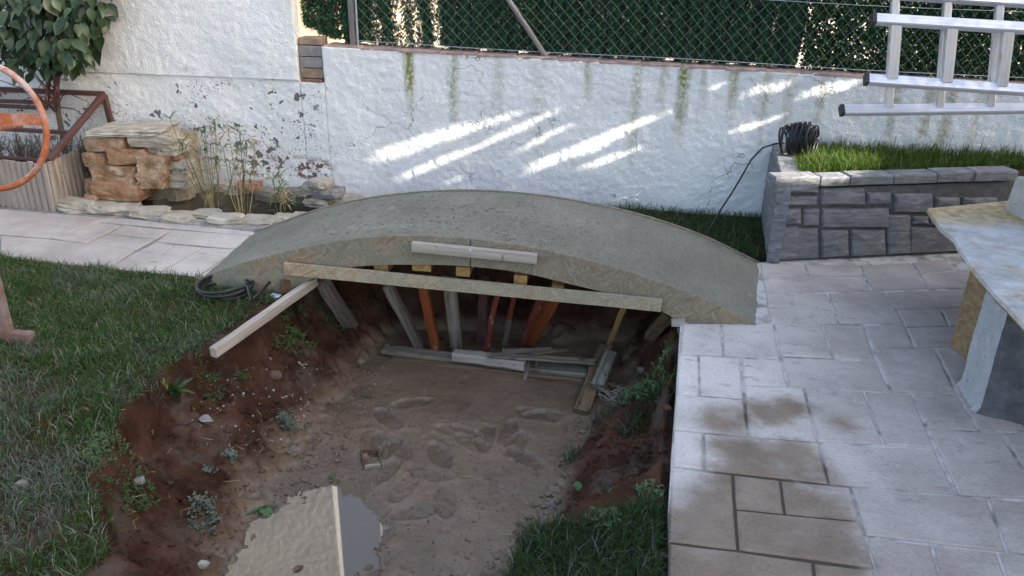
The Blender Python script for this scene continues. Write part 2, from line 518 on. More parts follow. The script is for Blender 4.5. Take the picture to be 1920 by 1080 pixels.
mk_plaster(); mk_concrete(); mk_paving(); mk_soil(); mk_slate()
mk_osb('osb', (1, 1, 1), 0.85, True)
mk_osb('osb_pale', (1.45, 1.42, 1.36), 0.8)
mk_osb('osb_counter', (0.95, 0.82, 0.62), 0.1)
mk_wood('wood_grey', (0.055, 0.046, 0.037), (0.15, 0.13, 0.108), (0.30, 0.27, 0.235))
mk_wood('wood_pale', (0.25, 0.215, 0.175), (0.37, 0.33, 0.28), (0.46, 0.42, 0.365))
mk_wood('wood_brown', (0.07, 0.045, 0.025), (0.15, 0.10, 0.06), (0.24, 0.17, 0.105))
mk_wood('wood_green_grey', (0.07, 0.066, 0.05), (0.17, 0.158, 0.125), (0.32, 0.30, 0.25), worn=0.57, wornc=(0.10, 0.07, 0.045))
mk_wood('wood_yellow', (0.22, 0.13, 0.045), (0.34, 0.21, 0.08), (0.46, 0.30, 0.13))
mk_wood('wood_edging', (0.17, 0.145, 0.125), (0.27, 0.235, 0.205), (0.36, 0.32, 0.285))
mk_wood('paint_orange', (0.13, 0.034, 0.011), (0.19, 0.052, 0.017), (0.23, 0.072, 0.027), knots=False, rough=0.55, worn=0.62)
mk_wood('paint_red', (0.10, 0.022, 0.018), (0.15, 0.034, 0.026), (0.19, 0.05, 0.04), knots=False, rough=0.6, worn=0.60)
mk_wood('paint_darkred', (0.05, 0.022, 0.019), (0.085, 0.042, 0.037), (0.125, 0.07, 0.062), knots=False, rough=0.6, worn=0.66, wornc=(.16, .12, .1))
mk_rock('rock_gold', [(0.15, 0.085, 0.045), (0.34, 0.225, 0.135), (0.52, 0.44, 0.33), (0.27, 0.125, 0.06)])
mk_rock('rock_pale', [(0.21, 0.18, 0.14), (0.40, 0.365, 0.30), (0.55, 0.52, 0.46), (0.36, 0.32, 0.25)])
mk_rock('rock_rim', [(0.27, 0.235, 0.185), (0.44, 0.40, 0.33), (0.58, 0.55, 0.49), (0.36, 0.32, 0.25)])
mk_rock('rock_grey', [(0.10, 0.10, 0.09), (0.22, 0.215, 0.20), (0.36, 0.35, 0.33), (0.24, 0.21, 0.16)])
mk_rock('clod', [(0.085, 0.046, 0.031), (0.14, 0.085, 0.06), (0.20, 0.14, 0.105), (0.17, 0.13, 0.10)])
mk_rock('pier_render', [(0.05, 0.05, 0.055), (0.105, 0.105, 0.115), (0.20, 0.20, 0.21), (0.10, 0.10, 0.11)])
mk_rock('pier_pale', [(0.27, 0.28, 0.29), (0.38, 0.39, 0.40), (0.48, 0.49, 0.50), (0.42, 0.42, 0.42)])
mk_rock('cut_stone', [(0.34, 0.31, 0.27), (0.47, 0.44, 0.40), (0.57, 0.55, 0.52), (0.45, 0.42, 0.38)])
simple('brick_red', (0.24, 0.115, 0.09), 0.85, 0.3, 25, 0.5)
simple('brick_grey', (0.24, 0.225, 0.215), 0.85, 0.25, 20, 0.5)
simple('brick_tan', (0.27, 0.20, 0.13), 0.85, 0.35, 18, 0.7)
simple('coping_tile', (0.36, 0.25, 0.22), 0.85, 0.45, 14, 0.5)
simple('galvanised', (0.42, 0.44, 0.47), 0.5, 0.12, 12, 0.0, 0.55)
simple('wire', (0.15, 0.185, 0.185), 0.5, 0.15, 30, 0.0, 0.5)
simple('rust_wire', (0.10, 0.085, 0.075), 0.7, 0.3, 30)
simple('black_rubber', (0.014, 0.014, 0.017), 0.42, 0.2, 20)
simple('black_plastic', (0.02, 0.02, 0.022), 0.5, 0.2, 20)
simple('pot_red', (0.20, 0.035, 0.03), 0.6, 0.3, 25)
simple('pot_purple', (0.09, 0.04, 0.17), 0.55, 0.2, 25)
simple('pond_liner', (0.085, 0.070, 0.045), 0.6, 0.4, 7, 0.4)
simple('pebble', (0.32, 0.29, 0.25), 0.85, 0.45, 40, 0.2)
simple('dead_leaf', (0.24, 0.225, 0.225), 0.8, 0.3, 30)
simple('dead_leaf_brown', (0.13, 0.08, 0.05), 0.7, 0.4, 30)
simple('mortar', (0.115, 0.113, 0.113), 0.9, 0.3, 30, 0.6)
simple('joint_dark', (0.20, 0.18, 0.165), 0.9, 0.4, 12, 0.5)
simple('mortar_tan', (0.26, 0.22, 0.17), 0.9, 0.3, 30, 0.7)
simple('mortar_pale', (0.30, 0.29, 0.27), 0.9, 0.3, 22, 0.7)
simple('cream_plaster', (0.62, 0.50, 0.36), 0.9, 0.08, 6, 0.5, bscale=55)
simple('cream_bright', (0.78, 0.72, 0.60), 0.9, 0.05, 6, 0.3)
simple('stem_green', (0.09, 0.11, 0.045), 0.6, 0.4, 25)
simple('stem_dry', (0.33, 0.25, 0.13), 0.7, 0.35, 25)
simple('bark', (0.09, 0.065, 0.05), 0.85, 0.35, 30, 0.6)
simple('twine', (0.34, 0.33, 0.29), 0.7, 0.2, 50)
simple('paper', (0.55, 0.56, 0.62), 0.7, 0.2, 50)
simple('planter_soil', (0.05, 0.035, 0.025), 0.9, 0.3, 30, 0.6)
for nm, cc in (('grass', None),):
    mk_leafmat('grass', None, None, 0.55, attr='Col')
    gt = MAT['grass'].node_tree
    tl, mxs = gt.nodes.new('ShaderNodeBsdfTranslucent'), gt.nodes.new('ShaderNodeMixShader')
    gc_ = next(q for q in gt.nodes if q.type == 'ATTRIBUTE')
    gt.links.new(gc_.outputs[0], tl.inputs[0])
    mxs.inputs[0].default_value = 0.42
    gt.links.new(gt.nodes['Principled BSDF'].outputs[0], mxs.inputs[1])
    gt.links.new(tl.outputs[0], mxs.inputs[2])
    gt.links.new(mxs.outputs[0], gt.nodes['Material Output'].inputs[0])
    mk_leafmat('needle', None, None, 0.5, attr='Col')
mk_leafmat('leaf_shrub', (0.014, 0.034, 0.014), (0.045, 0.075, 0.032), 0.38)
mk_leafmat('leaf_weed', (0.035, 0.085, 0.025), (0.075, 0.14, 0.045), 0.5)
mk_leafmat('leaf_grey', (0.13, 0.17, 0.13), (0.22, 0.26, 0.21), 0.6)
mk_leafmat('leaf_yellow', (0.22, 0.22, 0.06), (0.32, 0.30, 0.10), 0.5)


def mk_alu():
    n = N('aluminium', 0.38, 0.5)
    n.b.inputs['Metallic'].default_value = 0.85
    n.col(n.ramp(n.noise(n.map(n.obj, (2, 40, 40)), 2, 4), [(0.3, (0.60, 0.60, 0.62)), (0.7, (0.78, 0.78, 0.80))]))
    n.rough(n.rng(n.noise(n.pos, 25, 4), 0.3, 0.7, 0.3, 0.55))
    MAT['aluminium'] = n.m


def mk_mixer():
    n = N('mixer_orange', 0.55, 0.4)
    c = n.ramp(n.noise(n.pos, 14, 4), [(0.35, (0.34, 0.085, 0.025)), (0.65, (0.46, 0.14, 0.05))])
    dust = n.rng(n.noise(n.pos, 9, 6, 0.7), 0.44, 0.62)
    c = n.mix(n.math('MULTIPLY', dust, 0.75), c, (0.47, 0.40, 0.39))
    n.col(c)
    n.bump(n.noise(n.pos, 60, 4), 0.3, 0.004)
    MAT['mixer'] = n.m
    m = N('mixer_dusty', 0.8, 0.3)
    m.col(m.mix(m.rng(m.noise(m.pos, 10, 6, .7), .4, .6), (0.17, 0.095, 0.08), (0.22, 0.18, 0.165)))
    MAT['mixer_dusty'] = m.m


def mk_counter():
    n = N('counter_board', 0.8, 0.3)
    x, y, z = n.sep(n.pos)
    cell = n.sep(n.vor(n.pos, 30, 'F1', 1))
    wood = n.mix(cell[0], (0.30, 0.21, 0.105), (0.50, 0.39, 0.225))
    dust = n.rng(n.noise(n.pos, 6, 7, 0.65), 0.30, 0.48)
    far = n.rng(n.math('ADD', y, n.math('MULTIPLY', n.noise(n.pos, 7, 4), 0.3)), 3.95, 3.72)
    k = n.math('MULTIPLY', dust, far)
    c = n.mix(k, wood, n.ramp(n.noise(n.pos, 14, 6), [(0.3, (0.36, 0.345, 0.325)), (0.7, (0.60, 0.59, 0.58))]))
    c = n.mix(n.rng(n.noise(n.pos, 26, 4, .6), 0.68, 0.73, 0, .9), c, (0.10, 0.095, 0.09))
    n.col(c)
    n.bump(n.noise(n.pos, 60, 5), 0.5, 0.006)
    MAT['counter'] = n.m


def mk_water():
    for nm, bc, rg in (('puddle_water', (0.15, 0.115, 0.08), 0.015), ('pond_water', (0.012, 0.011, 0.006), 0.03)):
        n = N(nm, rg, 0.5)
        n.b.inputs['IOR'].default_value = 1.6 if nm == 'puddle_water' else 1.33
        n.col(bc)
        MAT[nm] = n.m


mk_alu(); mk_mixer(); mk_counter(); mk_water()


# ------------------------------------------------------------------ object helpers
def tag(o, label=None, cat=None, group=None, kind=None):
    if label: o['label'] = label
    if cat: o['category'] = cat
    if group: o['group'] = group
    if kind: o['kind'] = kind
    return o


def empty(name, loc, label=None, cat=None, group=None, kind=None):
    o = bpy.data.objects.new(name, None)
    o.empty_display_size = 0.1
    COL.objects.link(o)
    o.location = [float(q) for q in loc]
    return tag(o, label, cat, group, kind)


def wloc(o):
    l = Vector(o.location)
    while o.parent:
        o = o.parent
        l = l + Vector(o.location)
    return l


class MB:
    def __init__(s):
        s.v, s.f = [], []

    def add(s, vs, fs):
        k = len(s.v)
        s.v += [tuple(float(q) for q in p) for p in vs]
        s.f += [tuple(i + k for i in f) for f in fs]
        return s

    def box(s, c, d, rz=0.0):
        x, y, z = d[0] / 2, d[1] / 2, d[2] / 2
        cs, sn = math.cos(rz), math.sin(rz)
        vs = [(c[0] + a * x * cs - b * y * sn, c[1] + a * x * sn + b * y * cs, c[2] + e * z) for a in (-1, 1) for b in (-1, 1) for e in (-1, 1)]
        return s.add(vs, [(0, 1, 3, 2), (4, 6, 7, 5), (0, 4, 5, 1), (2, 3, 7, 6), (0, 2, 6, 4), (1, 5, 7, 3)])

    def tube(s, pts, r, n=6, caps=True):
        pts = [Vector([float(q) for q in p]) for p in pts]
        m = len(pts)
        rs = r if isinstance(r, (list, tuple)) else [r] * m
        vs, fs, pu = [], [], None
        for i, p in enumerate(pts):
            t = (pts[min(i + 1, m - 1)] - pts[max(i - 1, 0)])
            if t.length < 1e-9: t = Vector((0, 0, 1))
            t.normalize()
            if pu is None:
                a = Vector((0, 0, 1)) if abs(t.z) < 0.9 else Vector((1, 0, 0))
                u = t.cross(a).normalized()
            else:
                u = (pu - t * pu.dot(t))
                u = u.normalized() if u.length > 1e-6 else t.orthogonal().normalized()
            pu = u
            b = t.cross(u)
            for k in range(n):
                a = 2 * math.pi * k / n
                vs.append(p + (u * math.cos(a) + b * math.sin(a)) * rs[i])
        for i in range(m - 1):
            for k in range(n):
                fs.append((i * n + k, i * n + (k + 1) % n, (i + 1) * n + (k + 1) % n, (i + 1) * n + k))
        if caps:
            fs.append(tuple(range(n - 1, -1, -1)))
            fs.append(tuple((m - 1) * n + k for k in range(n)))
        return s.add(vs, fs)

    def prism(s, poly, z0, z1, inset=0.0, drop=0.0):
        """polygon (x, y) from z0 to z1 with a chamfered rim"""
        P = [Vector((float(p[0]), float(p[1]))) for p in poly]
        ar = sum(P[i].x * P[(i + 1) % len(P)].y - P[(i + 1) % len(P)].x * P[i].y for i in range(len(P)))
        if ar < 0: P.reverse()
        n = len(P)
        rings = [[(p.x, p.y, z0) for p in P]]
        if inset:
            rings.append([(p.x, p.y, z1 - drop) for p in P])
            P2 = inset_poly(P, inset)
            rings.append([(p.x, p.y, z1) for p in P2])
        else:
            rings.append([(p.x, p.y, z1) for p in P])
        vs = [q for r in rings for q in r]
        fs = [tuple(range(n - 1, -1, -1)), tuple((len(rings) - 1) * n + k for k in range(n))]
        for a in range(len(rings) - 1):
            for k in range(n):
                fs.append((a * n + k, a * n + (k + 1) % n, (a + 1) * n + (k + 1) % n, (a + 1) * n + k))
        return s.add(vs, fs)

    def build(s, name, mat, parent=None, loc=None, smooth=False, **kw):
        a = np.array(s.v)
        if loc is None:
            mn, mx = a.min(0), a.max(0)
            loc = np.array([(mn[0] + mx[0]) / 2, (mn[1] + mx[1]) / 2, mn[2]])
        loc = np.array([float(q) for q in loc])
        me = bpy.data.meshes.new(name)
        me.from_pydata((a - loc).tolist(), [], s.f)
        me.update()
        if smooth:
            me.shade_smooth()
        return link(name, me, mat, loc, parent, **kw)


def link(name, me, mat, loc, parent=None, **kw):
    o = bpy.data.objects.new(name, me)
    if mat and not me.materials:
        me.materials.append(MAT[mat])
    COL.objects.link(o)
    if parent is not None:
        o.parent = parent
        loc = Vector([float(q) for q in loc]) - wloc(parent)
    o.location = [float(q) for q in loc]
    return tag(o, **kw)


def inset_poly(P, d):
    n, out = len(P), []
    for i in range(n):
        a, b, c = P[i - 1], P[i], P[(i + 1) % n]
        e1, e2 = (b - a).normalized(), (c - b).normalized()
        n1, n2 = Vector((-e1.y, e1.x)), Vector((-e2.y, e2.x))
        m = n1 + n2
        if m.length < 1e-6: m = n1
        m.normalize()
        out.append(b + m * (d / max(0.35, m.dot(n1))))
    return out


def np_mesh(name, V, quads=None, tris=None, col=None):
    """mesh from arrays; col is a per-vertex colour"""
    me = bpy.data.meshes.new(name)
    nq = 0 if quads is None else len(quads)
    ntr = 0 if tris is None else len(tris)
    me.vertices.add(len(V))
    me.vertices.foreach_set('co', np.asarray(V, np.float32).ravel())
    li = []
    if nq: li.append(np.asarray(quads, np.int32).ravel())
    if ntr: li.append(np.asarray(tris, np.int32).ravel())
    li = np.concatenate(li)
    me.loops.add(len(li))
    me.loops.foreach_set('vertex_index', li)
    me.polygons.add(nq + ntr)
    st = np.concatenate([np.arange(nq) * 4, nq * 4 + np.arange(ntr) * 3]).astype(np.int32)
    me.polygons.foreach_set('loop_start', st)
    if col is not None:
        a = me.color_attributes.new('Col', 'FLOAT_COLOR', 'POINT')
        c4 = np.ones((len(V), 4), np.float32)
        c4[:, :3] = col
        a.data.foreach_set('color', c4.ravel())
    me.update(calc_edges=True)
    me.validate()
    return me


def beam(name, p, q, wd, ht, mat, parent=None, up=(0, 0, 1), seg=5, wob=0.002, bev=0.003, roll=0.0, jag=0.0, **kw):
    """sawn timber from p to q: wd across, ht along 'up'; local X runs with the grain"""
    p, q = Vector([float(a) for a in p]), Vector([float(a) for a in q])
    ax = (q - p)
    L = ax.length
    ax.normalize()
    u = Vector(up)
    u = (u - ax * u.dot(ax)).normalized()
    s = u.cross(ax)
    if roll:
        R = Matrix.Rotation(roll, 3, ax)
        u, s = R @ u, R @ s
    rr = random.Random(hash((name, round(p.x, 3), round(p.y, 3), round(q.x, 3))) & 0xffff)
    prof = []
    a, b, e = wd / 2, ht / 2, min(bev, wd / 4, ht / 4)
    for (sx, sy) in ((1, 1), (-1, 1), (-1, -1), (1, -1)):
        c1, c2 = (sx * a, sy * (b - e)), (sx * (a - e), sy * b)
        prof += [c1, c2] if sx * sy > 0 else [c2, c1]
    m = MB()
    vs, fs = [], []
    for i in range(seg + 1):
        oy, oz = rr.uniform(-wob, wob), rr.uniform(-wob, wob)
        for k, (y, z) in enumerate(prof):
            x = L * i / seg
            if jag and i in (0, seg):
                x += rr.uniform(-jag, jag)
            vs.append((x, y + oy + rr.uniform(-wob, wob) * .3, z + oz + rr.uniform(-wob, wob) * .3))
    for i in range(seg):
        for k in range(8):
            fs.append((i * 8 + k, i * 8 + (k + 1) % 8, (i + 1) * 8 + (k + 1) % 8, (i + 1) * 8 + k))
    fs.append(tuple(range(7, -1, -1)))
    fs.append(tuple(seg * 8 + k for k in range(8)))
    me = bpy.data.meshes.new(name)
    me.from_pydata(vs, [], fs)
    me.update()
    o = link(name, me, mat, p, parent, **kw)
    o.rotation_euler = Matrix((ax, s, u)).transposed().to_euler()
    return o


def rock(name, c, d, mat, parent=None, rz=0.0, tilt=0.0, seed=0, rough=0.12, box=0.55, n=6, **kw):
    """rough quarried stone: a cube grid pulled between box and ellipsoid, then broken up by noise"""
    rr = np.random.default_rng(seed + 100)
    V, idx, Q = [], {}, []
    for face in range(6):
        ax, sg = face // 2, (face % 2) * 2 - 1
        for i in range(n + 1):
            for j in range(n + 1):
                q = [0, 0, 0]
                q[ax] = sg * n
                q[(ax + 1) % 3] = (2 * i - n) * 1
                q[(ax + 2) % 3] = (2 * j - n) * 1
                t = tuple(q)
                if t not in idx:
                    idx[t] = len(V)
                    V.append(t)
        for i in range(n):
            for j in range(n):
                k = []
                for (a, b) in ((i, j), (i + 1, j), (i + 1, j + 1), (i, j + 1)):
                    q = [0, 0, 0]
                    q[ax] = sg * n
                    q[(ax + 1) % 3] = 2 * a - n
                    q[(ax + 2) % 3] = 2 * b - n
                    k.append(idx[tuple(q)])
                Q.append(k if sg > 0 else k[::-1])
    V = np.array(V, float) / n
    nr = np.linalg.norm(V, axis=1, keepdims=True)
    V = V * box + (V / nr * 1.15) * (1 - box)
    o = rr.random(3) * 50
    for k in range(3):
        V[:, k] += rough * 2.2 * fbm(V[:, (k + 1) % 3] * 1.1 + o[0] + k, V[:, (k + 2) % 3] * 1.1 + V[:, k] + o[1], 1.3, 3, seed)
    for k in range(3):
        V[:, k] += rough * .55 * fbm(V[:, (k + 1) % 3] * 3.1 + o[2] + k * 7, V[:, (k + 2) % 3] * 3.1 + V[:, k] * 2.3, 1.5, 2, seed + 9)
    V += rr.normal(0, rough * 0.10, V.shape)
    V = V * (np.array(d) / 2)
    R = Matrix.Rotation(rz, 3, 'Z') @ Matrix.Rotation(tilt, 3, 'Y')
    V = V @ np.array(R).T
    me = np_mesh(name, V, Q)
    me.shade_flat()
    return link(name, me, mat, c, parent, **kw)


def blades(name, P, L, Wd, col, mat='grass', lean=0.5, droop=0.5, nrm=None, parent=None, **kw):
    """P (n,3) roots, L lengths, Wd widths, col (n,3)"""
    n = len(P)
    a = RNG.random(n) * 2 * np.pi
    d = np.stack([np.cos(a), np.sin(a), np.zeros(n)], 1)
    sd = np.stack([-np.sin(a), np.cos(a), np.zeros(n)], 1)
    tw = RNG.normal(0, 0.7, n)
    sd = sd * np.cos(tw)[:, None] + d * np.sin(tw)[:, None]
    ln = np.clip(RNG.normal(lean, 0.3, n), 0.02, 1.6)
    up = np.array([0, 0, 1.0])
    m1 = P + (d * np.sin(ln * .6)[:, None] + up * np.cos(ln * .6)[:, None]) * (L * 0.5)[:, None]
    l2 = ln + RNG.random(n) * droop
    tip = m1 + (d * np.sin(l2)[:, None] + up * np.cos(l2)[:, None]) * (L * 0.5)[:, None]
    hw = (Wd / 2)[:, None]
    V = np.concatenate([P - sd * hw, P + sd * hw, m1 + sd * hw * .8, m1 - sd * hw * .8, tip])
    i = np.arange(n)
    q = np.stack([i, i + n, i + 2 * n, i + 3 * n], 1)
    t = np.stack([i + 3 * n, i + 2 * n, i + 4 * n], 1)
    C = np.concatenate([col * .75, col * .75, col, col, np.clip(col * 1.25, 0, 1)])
    me = np_mesh(name, V, q, t, C)
    return link(name, me, mat, (0, 0, 0), parent, **kw)


def grass_cols(n, dry=0.2, cool=0.5):
    base = np.array([[0.026, 0.058, 0.012], [0.040, 0.086, 0.018], [0.060, 0.108, 0.024], [0.042, 0.080, 0.036], [0.080, 0.120, 0.060]])
    k = RNG.choice(5, n, p=np.array([.25, .3, .2, .15 * cool * 2, .10]) / np.sum([.25, .3, .2, .15 * cool * 2, .10]))
    c = base[k] * RNG.uniform(0.75, 1.3, (n, 1))
    dm = RNG.random(n) < dry
    dc = np.array([[0.20, 0.185, 0.115], [0.26, 0.26, 0.22], [0.16, 0.12, 0.06]])[RNG.choice(3, n, p=[.45, .4, .15])]
    c[dm] = dc[dm] * RNG.uniform(0.7, 1.2, (dm.sum(), 1))
    return c


# ------------------------------------------------------------------ the ground
WALL_Y = 5.08
PIT = [(.40, 4.12), (-.3, 4.25), (-1.1, 4.2), (-1.42, 3.95), (-1.50, 3.5), (-1.54, 3.25), (-1.60, 2.98), (-1.68, 2.66), (-1.67, 2.3), (-1.57, 1.98), (-1.38, 1.72),
       (-1.15, 1.56), (-.9, 1.2), (-.35, 1.15), (-.20, 1.55), (-.12, 1.86), (.12, 2.16), (.30, 2.30), (.34, 2.6), (.42, 3.4)]
FLOOR = [(.16, 3.95), (-.4, 4.0), (-1.0, 3.95), (-1.08, 3.5), (-1.12, 3.0), (-1.13, 2.7), (-1.2, 2.3), (-1.12, 1.95), (-.95, 1.6), (-.7, 1.45), (-.45, 1.5), (-.36, 1.85),
         (-.22, 2.2), (-.12, 2.65), (.03, 3.15), (.17, 3.6)]
POND = [(-2.84, 4.66), (-2.72, 4.49), (-2.45, 4.40), (-2.1, 4.38), (-1.82, 4.42), (-1.66, 4.62), (-1.72, 4.86), (-2.1, 4.975), (-2.45, 4.96), (-2.70, 4.86)]
TERR = [(.10, .6), (.255, 1.6), (.28, 2.03), (.335, 2.55), (.42, 3.37), (.46, 4.26), (.95, 4.27), (1.0, 4.35), (1.5, 4.45), (2.2, 4.75), (3.35, 5.0), (3.35, -2), (0, -2)]
PATH = [(-1.72, 3.47), (-1.78, 4.34), (-1.95, 4.33), (-2.44, 4.345), (-2.9, 4.46), (-3.38, 4.47), (-6.5, 4.5), (-6.5, 3.86), (-3.15, 3.67), (-2.71, 3.60), (-2.0, 3.545)]


def height(x, y):
    x, y = np.asarray(x, float), np.asarray(y, float)
    wx, wy = x + 0.10 * fbm(x, y, 4, 3, 1), y + 0.10 * fbm(x, y, 4, 3, 5)
    do = np.maximum(0, -poly_dist(wx, wy, PIT))
    df = np.maximum(0, poly_dist(wx, wy, FLOOR))
    t = do / (do + df + 1e-6)
    sm = lambda v: np.clip(v, 0, 1) ** 2 * (3 - 2 * np.clip(v, 0, 1))
    prof = 0.36 * sm(t / 0.16) + 0.64 * sm(t)
    h = -0.42 * prof
    inpit = sm(do / 0.05)
    bank = inpit * (1 - sm((t - .8) / .2))
    h = h + bank * (0.080 * fbm(x, y, 6, 4, 9) + 0.032 * fbm(x, y, 30, 3, 13))
    fl = sm((t - .85) / .15)
    h = h + fl * (0.012 * fbm(x, y, 6, 3, 21) + 0.004 * fbm(x, y, 33, 2, 31))
    h = h + fl * 0.004 * np.clip(fbm(x, y, 13, 4, 37) - .32, 0, 1) + fl * 0.0035 * fbm(x, y, 75, 2, 39)
    # boot prints in the mud
    for k in range(24):
        r = random.Random(k)
        cx, cy, a = r.uniform(-1.0, -.15), r.uniform(1.95, 3.25), r.uniform(0, 3.14)
        u = (x - cx) * math.cos(a) + (y - cy) * math.sin(a)
        v = -(x - cx) * math.sin(a) + (y - cy) * math.cos(a)
        e = np.sqrt((u / .10) ** 2 + (v / .042) ** 2)
        h = h + fl * (-0.009 * sm((1.08 - e) / .12) * (e < 1.08) + 0.0045 * np.exp(-((e - 1.20) / .10) ** 2))
    pc = G(556, 1045, -.43)
    e = np.sqrt(((x - pc[0] + .07 * fbm(x, y, 4, 2, 77)) / .225) ** 2 + ((y - pc[1] + .07 * fbm(x, y, 4, 2, 79)) / .37) ** 2)
    h = h - fl * 0.040 * np.exp(-(e ** 3) * 0.7)
    h = h + (1 - inpit) * 0.018 * fbm(x, y, 2.5, 3, 41)
    # beds under the paving and the pond basin
    td = poly_dist(x, y, TERR)
    h = np.where(td < .03, np.minimum(h, -.075 + .02 * vn(x * 20, y * 20, 3)), h)
    h = np.where(td < -.015, -0.16, h)
    pp = poly_dist(x, y, PATH)
    h = np.where(pp < -.02, -0.06, h)
    h = np.where(poly_dist(x, y, POND) < 0.02, -0.34, h)
    return h


def spaced(lo, a, b, hi, step, mid=None):
    f = np.arange(a, b, step)
    l = a - np.geomspace(step * 2, a - lo, 34)[::-1]
    r = b + np.geomspace(step * 2, hi - b, 34)
    return np.concatenate([l, f, r])


xs = spaced(-250, -1.85, .50, 250, 0.0085)
ys = spaced(-250, 1.55, 4.3, 250, 0.0085)
XX, YY = np.meshgrid(xs, ys, indexing='ij')
HH = height(XX, YY)
nx, ny = XX.shape
ii, jj = np.meshgrid(np.arange(nx - 1), np.arange(ny - 1), indexing='ij')
a = (ii * ny + jj).ravel()
me = np_mesh('ground', np.stack([XX, YY, HH], -1).reshape(-1, 3), np.stack([a, a + ny, a + ny + 1, a + 1], 1))
me.shade_smooth()
link('ground', me, 'soil', (0, 0, 0), kind='structure')


def hz(x, y): return float(height(np.array([x]), np.array([y]))[0])


def wat(name, poly, z, mat):
    m = MB().add([(p[0], p[1], z) for p in poly], [tuple(range(len(poly)))])
    return m.build(name, mat, kind='structure')


PUD_Z = -0.4335
q = [G(px, py, PUD_Z) for px, py in [(440, 905), (560, 890), (700, 900), (760, 960), (770, 1060), (760, 1160), (420, 1160), (410, 1000)]]
wat('puddle_water', q, PUD_Z, 'puddle_water')


# ------------------------------------------------------------------ paving
def ztrans(pts, ox, oy, sc):
    return [(ox + x / sc, oy + y / sc) for x, y in pts]


def slab_piece(parent, px_poly, gap=0.0045, top=0.0, seed=0):
    rr = random.Random(seed)
    P = [Vector(G(x, y, 0)[:2]) for x, y in px_poly]
    ground_slab(parent, P, gap, top, rr)


def ground_slab(parent, P, gap, top, rr):
    ar = sum(P[i].x * P[(i + 1) % len(P)].y - P[(i + 1) % len(P)].x * P[i].y for i in range(len(P)))
    if ar < 0: P = P[::-1]
    # ragged stamped edge: split every side
    Q = []
    for i in range(len(P)):
        a, b = P[i], P[(i + 1) % len(P)]
        Q.append(a)
        d = (b - a)
        if d.length > 0.12:
            nrm = Vector((-d.y, d.x)).normalized()
            for k in (1 / 3, 2 / 3):
                Q.append(a + d * k + nrm * rr.uniform(-.0012, .0022))
    Q = inset_poly(Q, gap)
    t = top + rr.uniform(-.0015, .0012)
    m = MB().prism(Q, -0.02, t, 0.006, 0.005)
    m.build('paving_slab', 'paving', parent)


terr = MB().prism(TERR, -0.15, -0.0065).build('terrace', 'joint', kind='structure')
TQ = [
    [(1279, 606), (1352, 606), (1357, 666), (1273, 664)],
    [(1352, 606), (1451, 604), (1464, 673), (1357, 666)],
    [(1451, 603), (1542, 606), (1562, 671), (1465, 667)],
    [(1542, 606), (1620, 610), (1643, 675), (1562, 671)],
    [(1273, 664), (1310, 666), (1312, 741), (1266, 738)],
    [(1310, 666), (1389, 670), (1395, 748), (1312, 741)],
    [(1389, 670), (1464, 674), (1479, 725), (1395, 721)],
    [(1466, 668), (1642, 676), (1673, 734), (1479, 725)],
    [(1266, 738), (1395, 748), (1403, 819), (1262, 805)],
    [(1395, 721), (1508, 726), (1533, 828), (1403, 819)],
    [(1508, 726), (1620, 732), (1658, 833), (1533, 828)],
    [(1620, 732), (1711, 738), (1754, 840), (1658, 833)],
    [(1711, 738), (1796, 741), (1838, 808), (1742, 804)],
    [(1742, 804), (1878, 811), (1955, 936), (1797, 928)],
    [(1878, 811), (1990, 816), (2070, 942), (1955, 936)],
    [(1638, 653), (1753, 652), (1796, 741), (1673, 734)],
    [(1753, 652), (1870, 650), (1915, 745), (1796, 741)],
    [(1796, 741), (1915, 745), (1960, 815), (1838, 808)],
    [(1620, 609), (1696, 606), (1716, 652), (1638, 653)],
    [(1698, 613), (1800, 611), (1822, 651), (1716, 652)],
    [(1800, 611), (1900, 608), (1925, 650), (1822, 651)],
    [(1425, 494), (1508, 495), (1516, 518), (1427, 519)],
    [(1508, 495), (1610, 496), (1620, 517), (1516, 518)],
    [(1427, 519), (1620, 517), (1636, 546), (1435, 549)],
    [(1610, 496), (1709, 491), (1741, 541), (1636, 546)],
    [(1709, 491), (1775, 483), (1790, 506), (1724, 514)],
    [(1724, 514), (1815, 504), (1835, 539), (1741, 541)],
    [(1435, 549), (1483, 549), (1487, 576), (1437, 576)],
    [(1483, 549), (1552, 549), (1563, 577), (1487, 576)],
    [(1437, 576), (1563, 577), (1573, 606), (1445, 606)],
    [(1552, 549), (1660, 546), (1696, 606), (1573, 606)],
    [(1661, 546), (1820, 541), (1840, 575), (1680, 580)],
    [(1680, 580), (1763, 577), (1780, 611), (1698, 613)],
    [(1763, 577), (1850, 575), (1870, 609), (1780, 611)],
    [(1262, 805), (1319, 811), (1320, 881), (1258, 874)],
    [(1319, 811), (1536, 829), (1555, 907), (1320, 881)],
    [(1536, 829), (1754, 841), (1797, 928), (1555, 907)],
    [(1258, 874), (1374, 888), (1384, 1031), (1250, 1015)],
    [(1374, 888), (1463, 898), (1472, 963), (1379, 954)],
    [(1463, 898), (1595, 911), (1614, 976), (1472, 963)],
    [(1379, 954), (1614, 976), (1642, 1066), (1384, 1031)],
    [(1595, 911), (1852, 932), (1890, 1035), (1622, 1003)],
    [(1852, 932), (1990, 943), (2040, 1050), (1890, 1035)],
    [(1622, 1003), (1747, 1019), (1770, 1100), (1648, 1090)],
    [(1747, 1019), (1870, 1032), (1900, 1112), (1770, 1100)],
    [(1870, 1032), (2040, 1050), (2070, 1128), (1900, 1112)],
    [(1252, 1015), (1384, 1031), (1525, 1052), (1535, 1130), (1250, 1105)],
    [(1525, 1052), (1642, 1066), (1655, 1142), (1535, 1130)],
]
for k, pq in enumerate(TQ):
    slab_piece(terr, pq, seed=k)
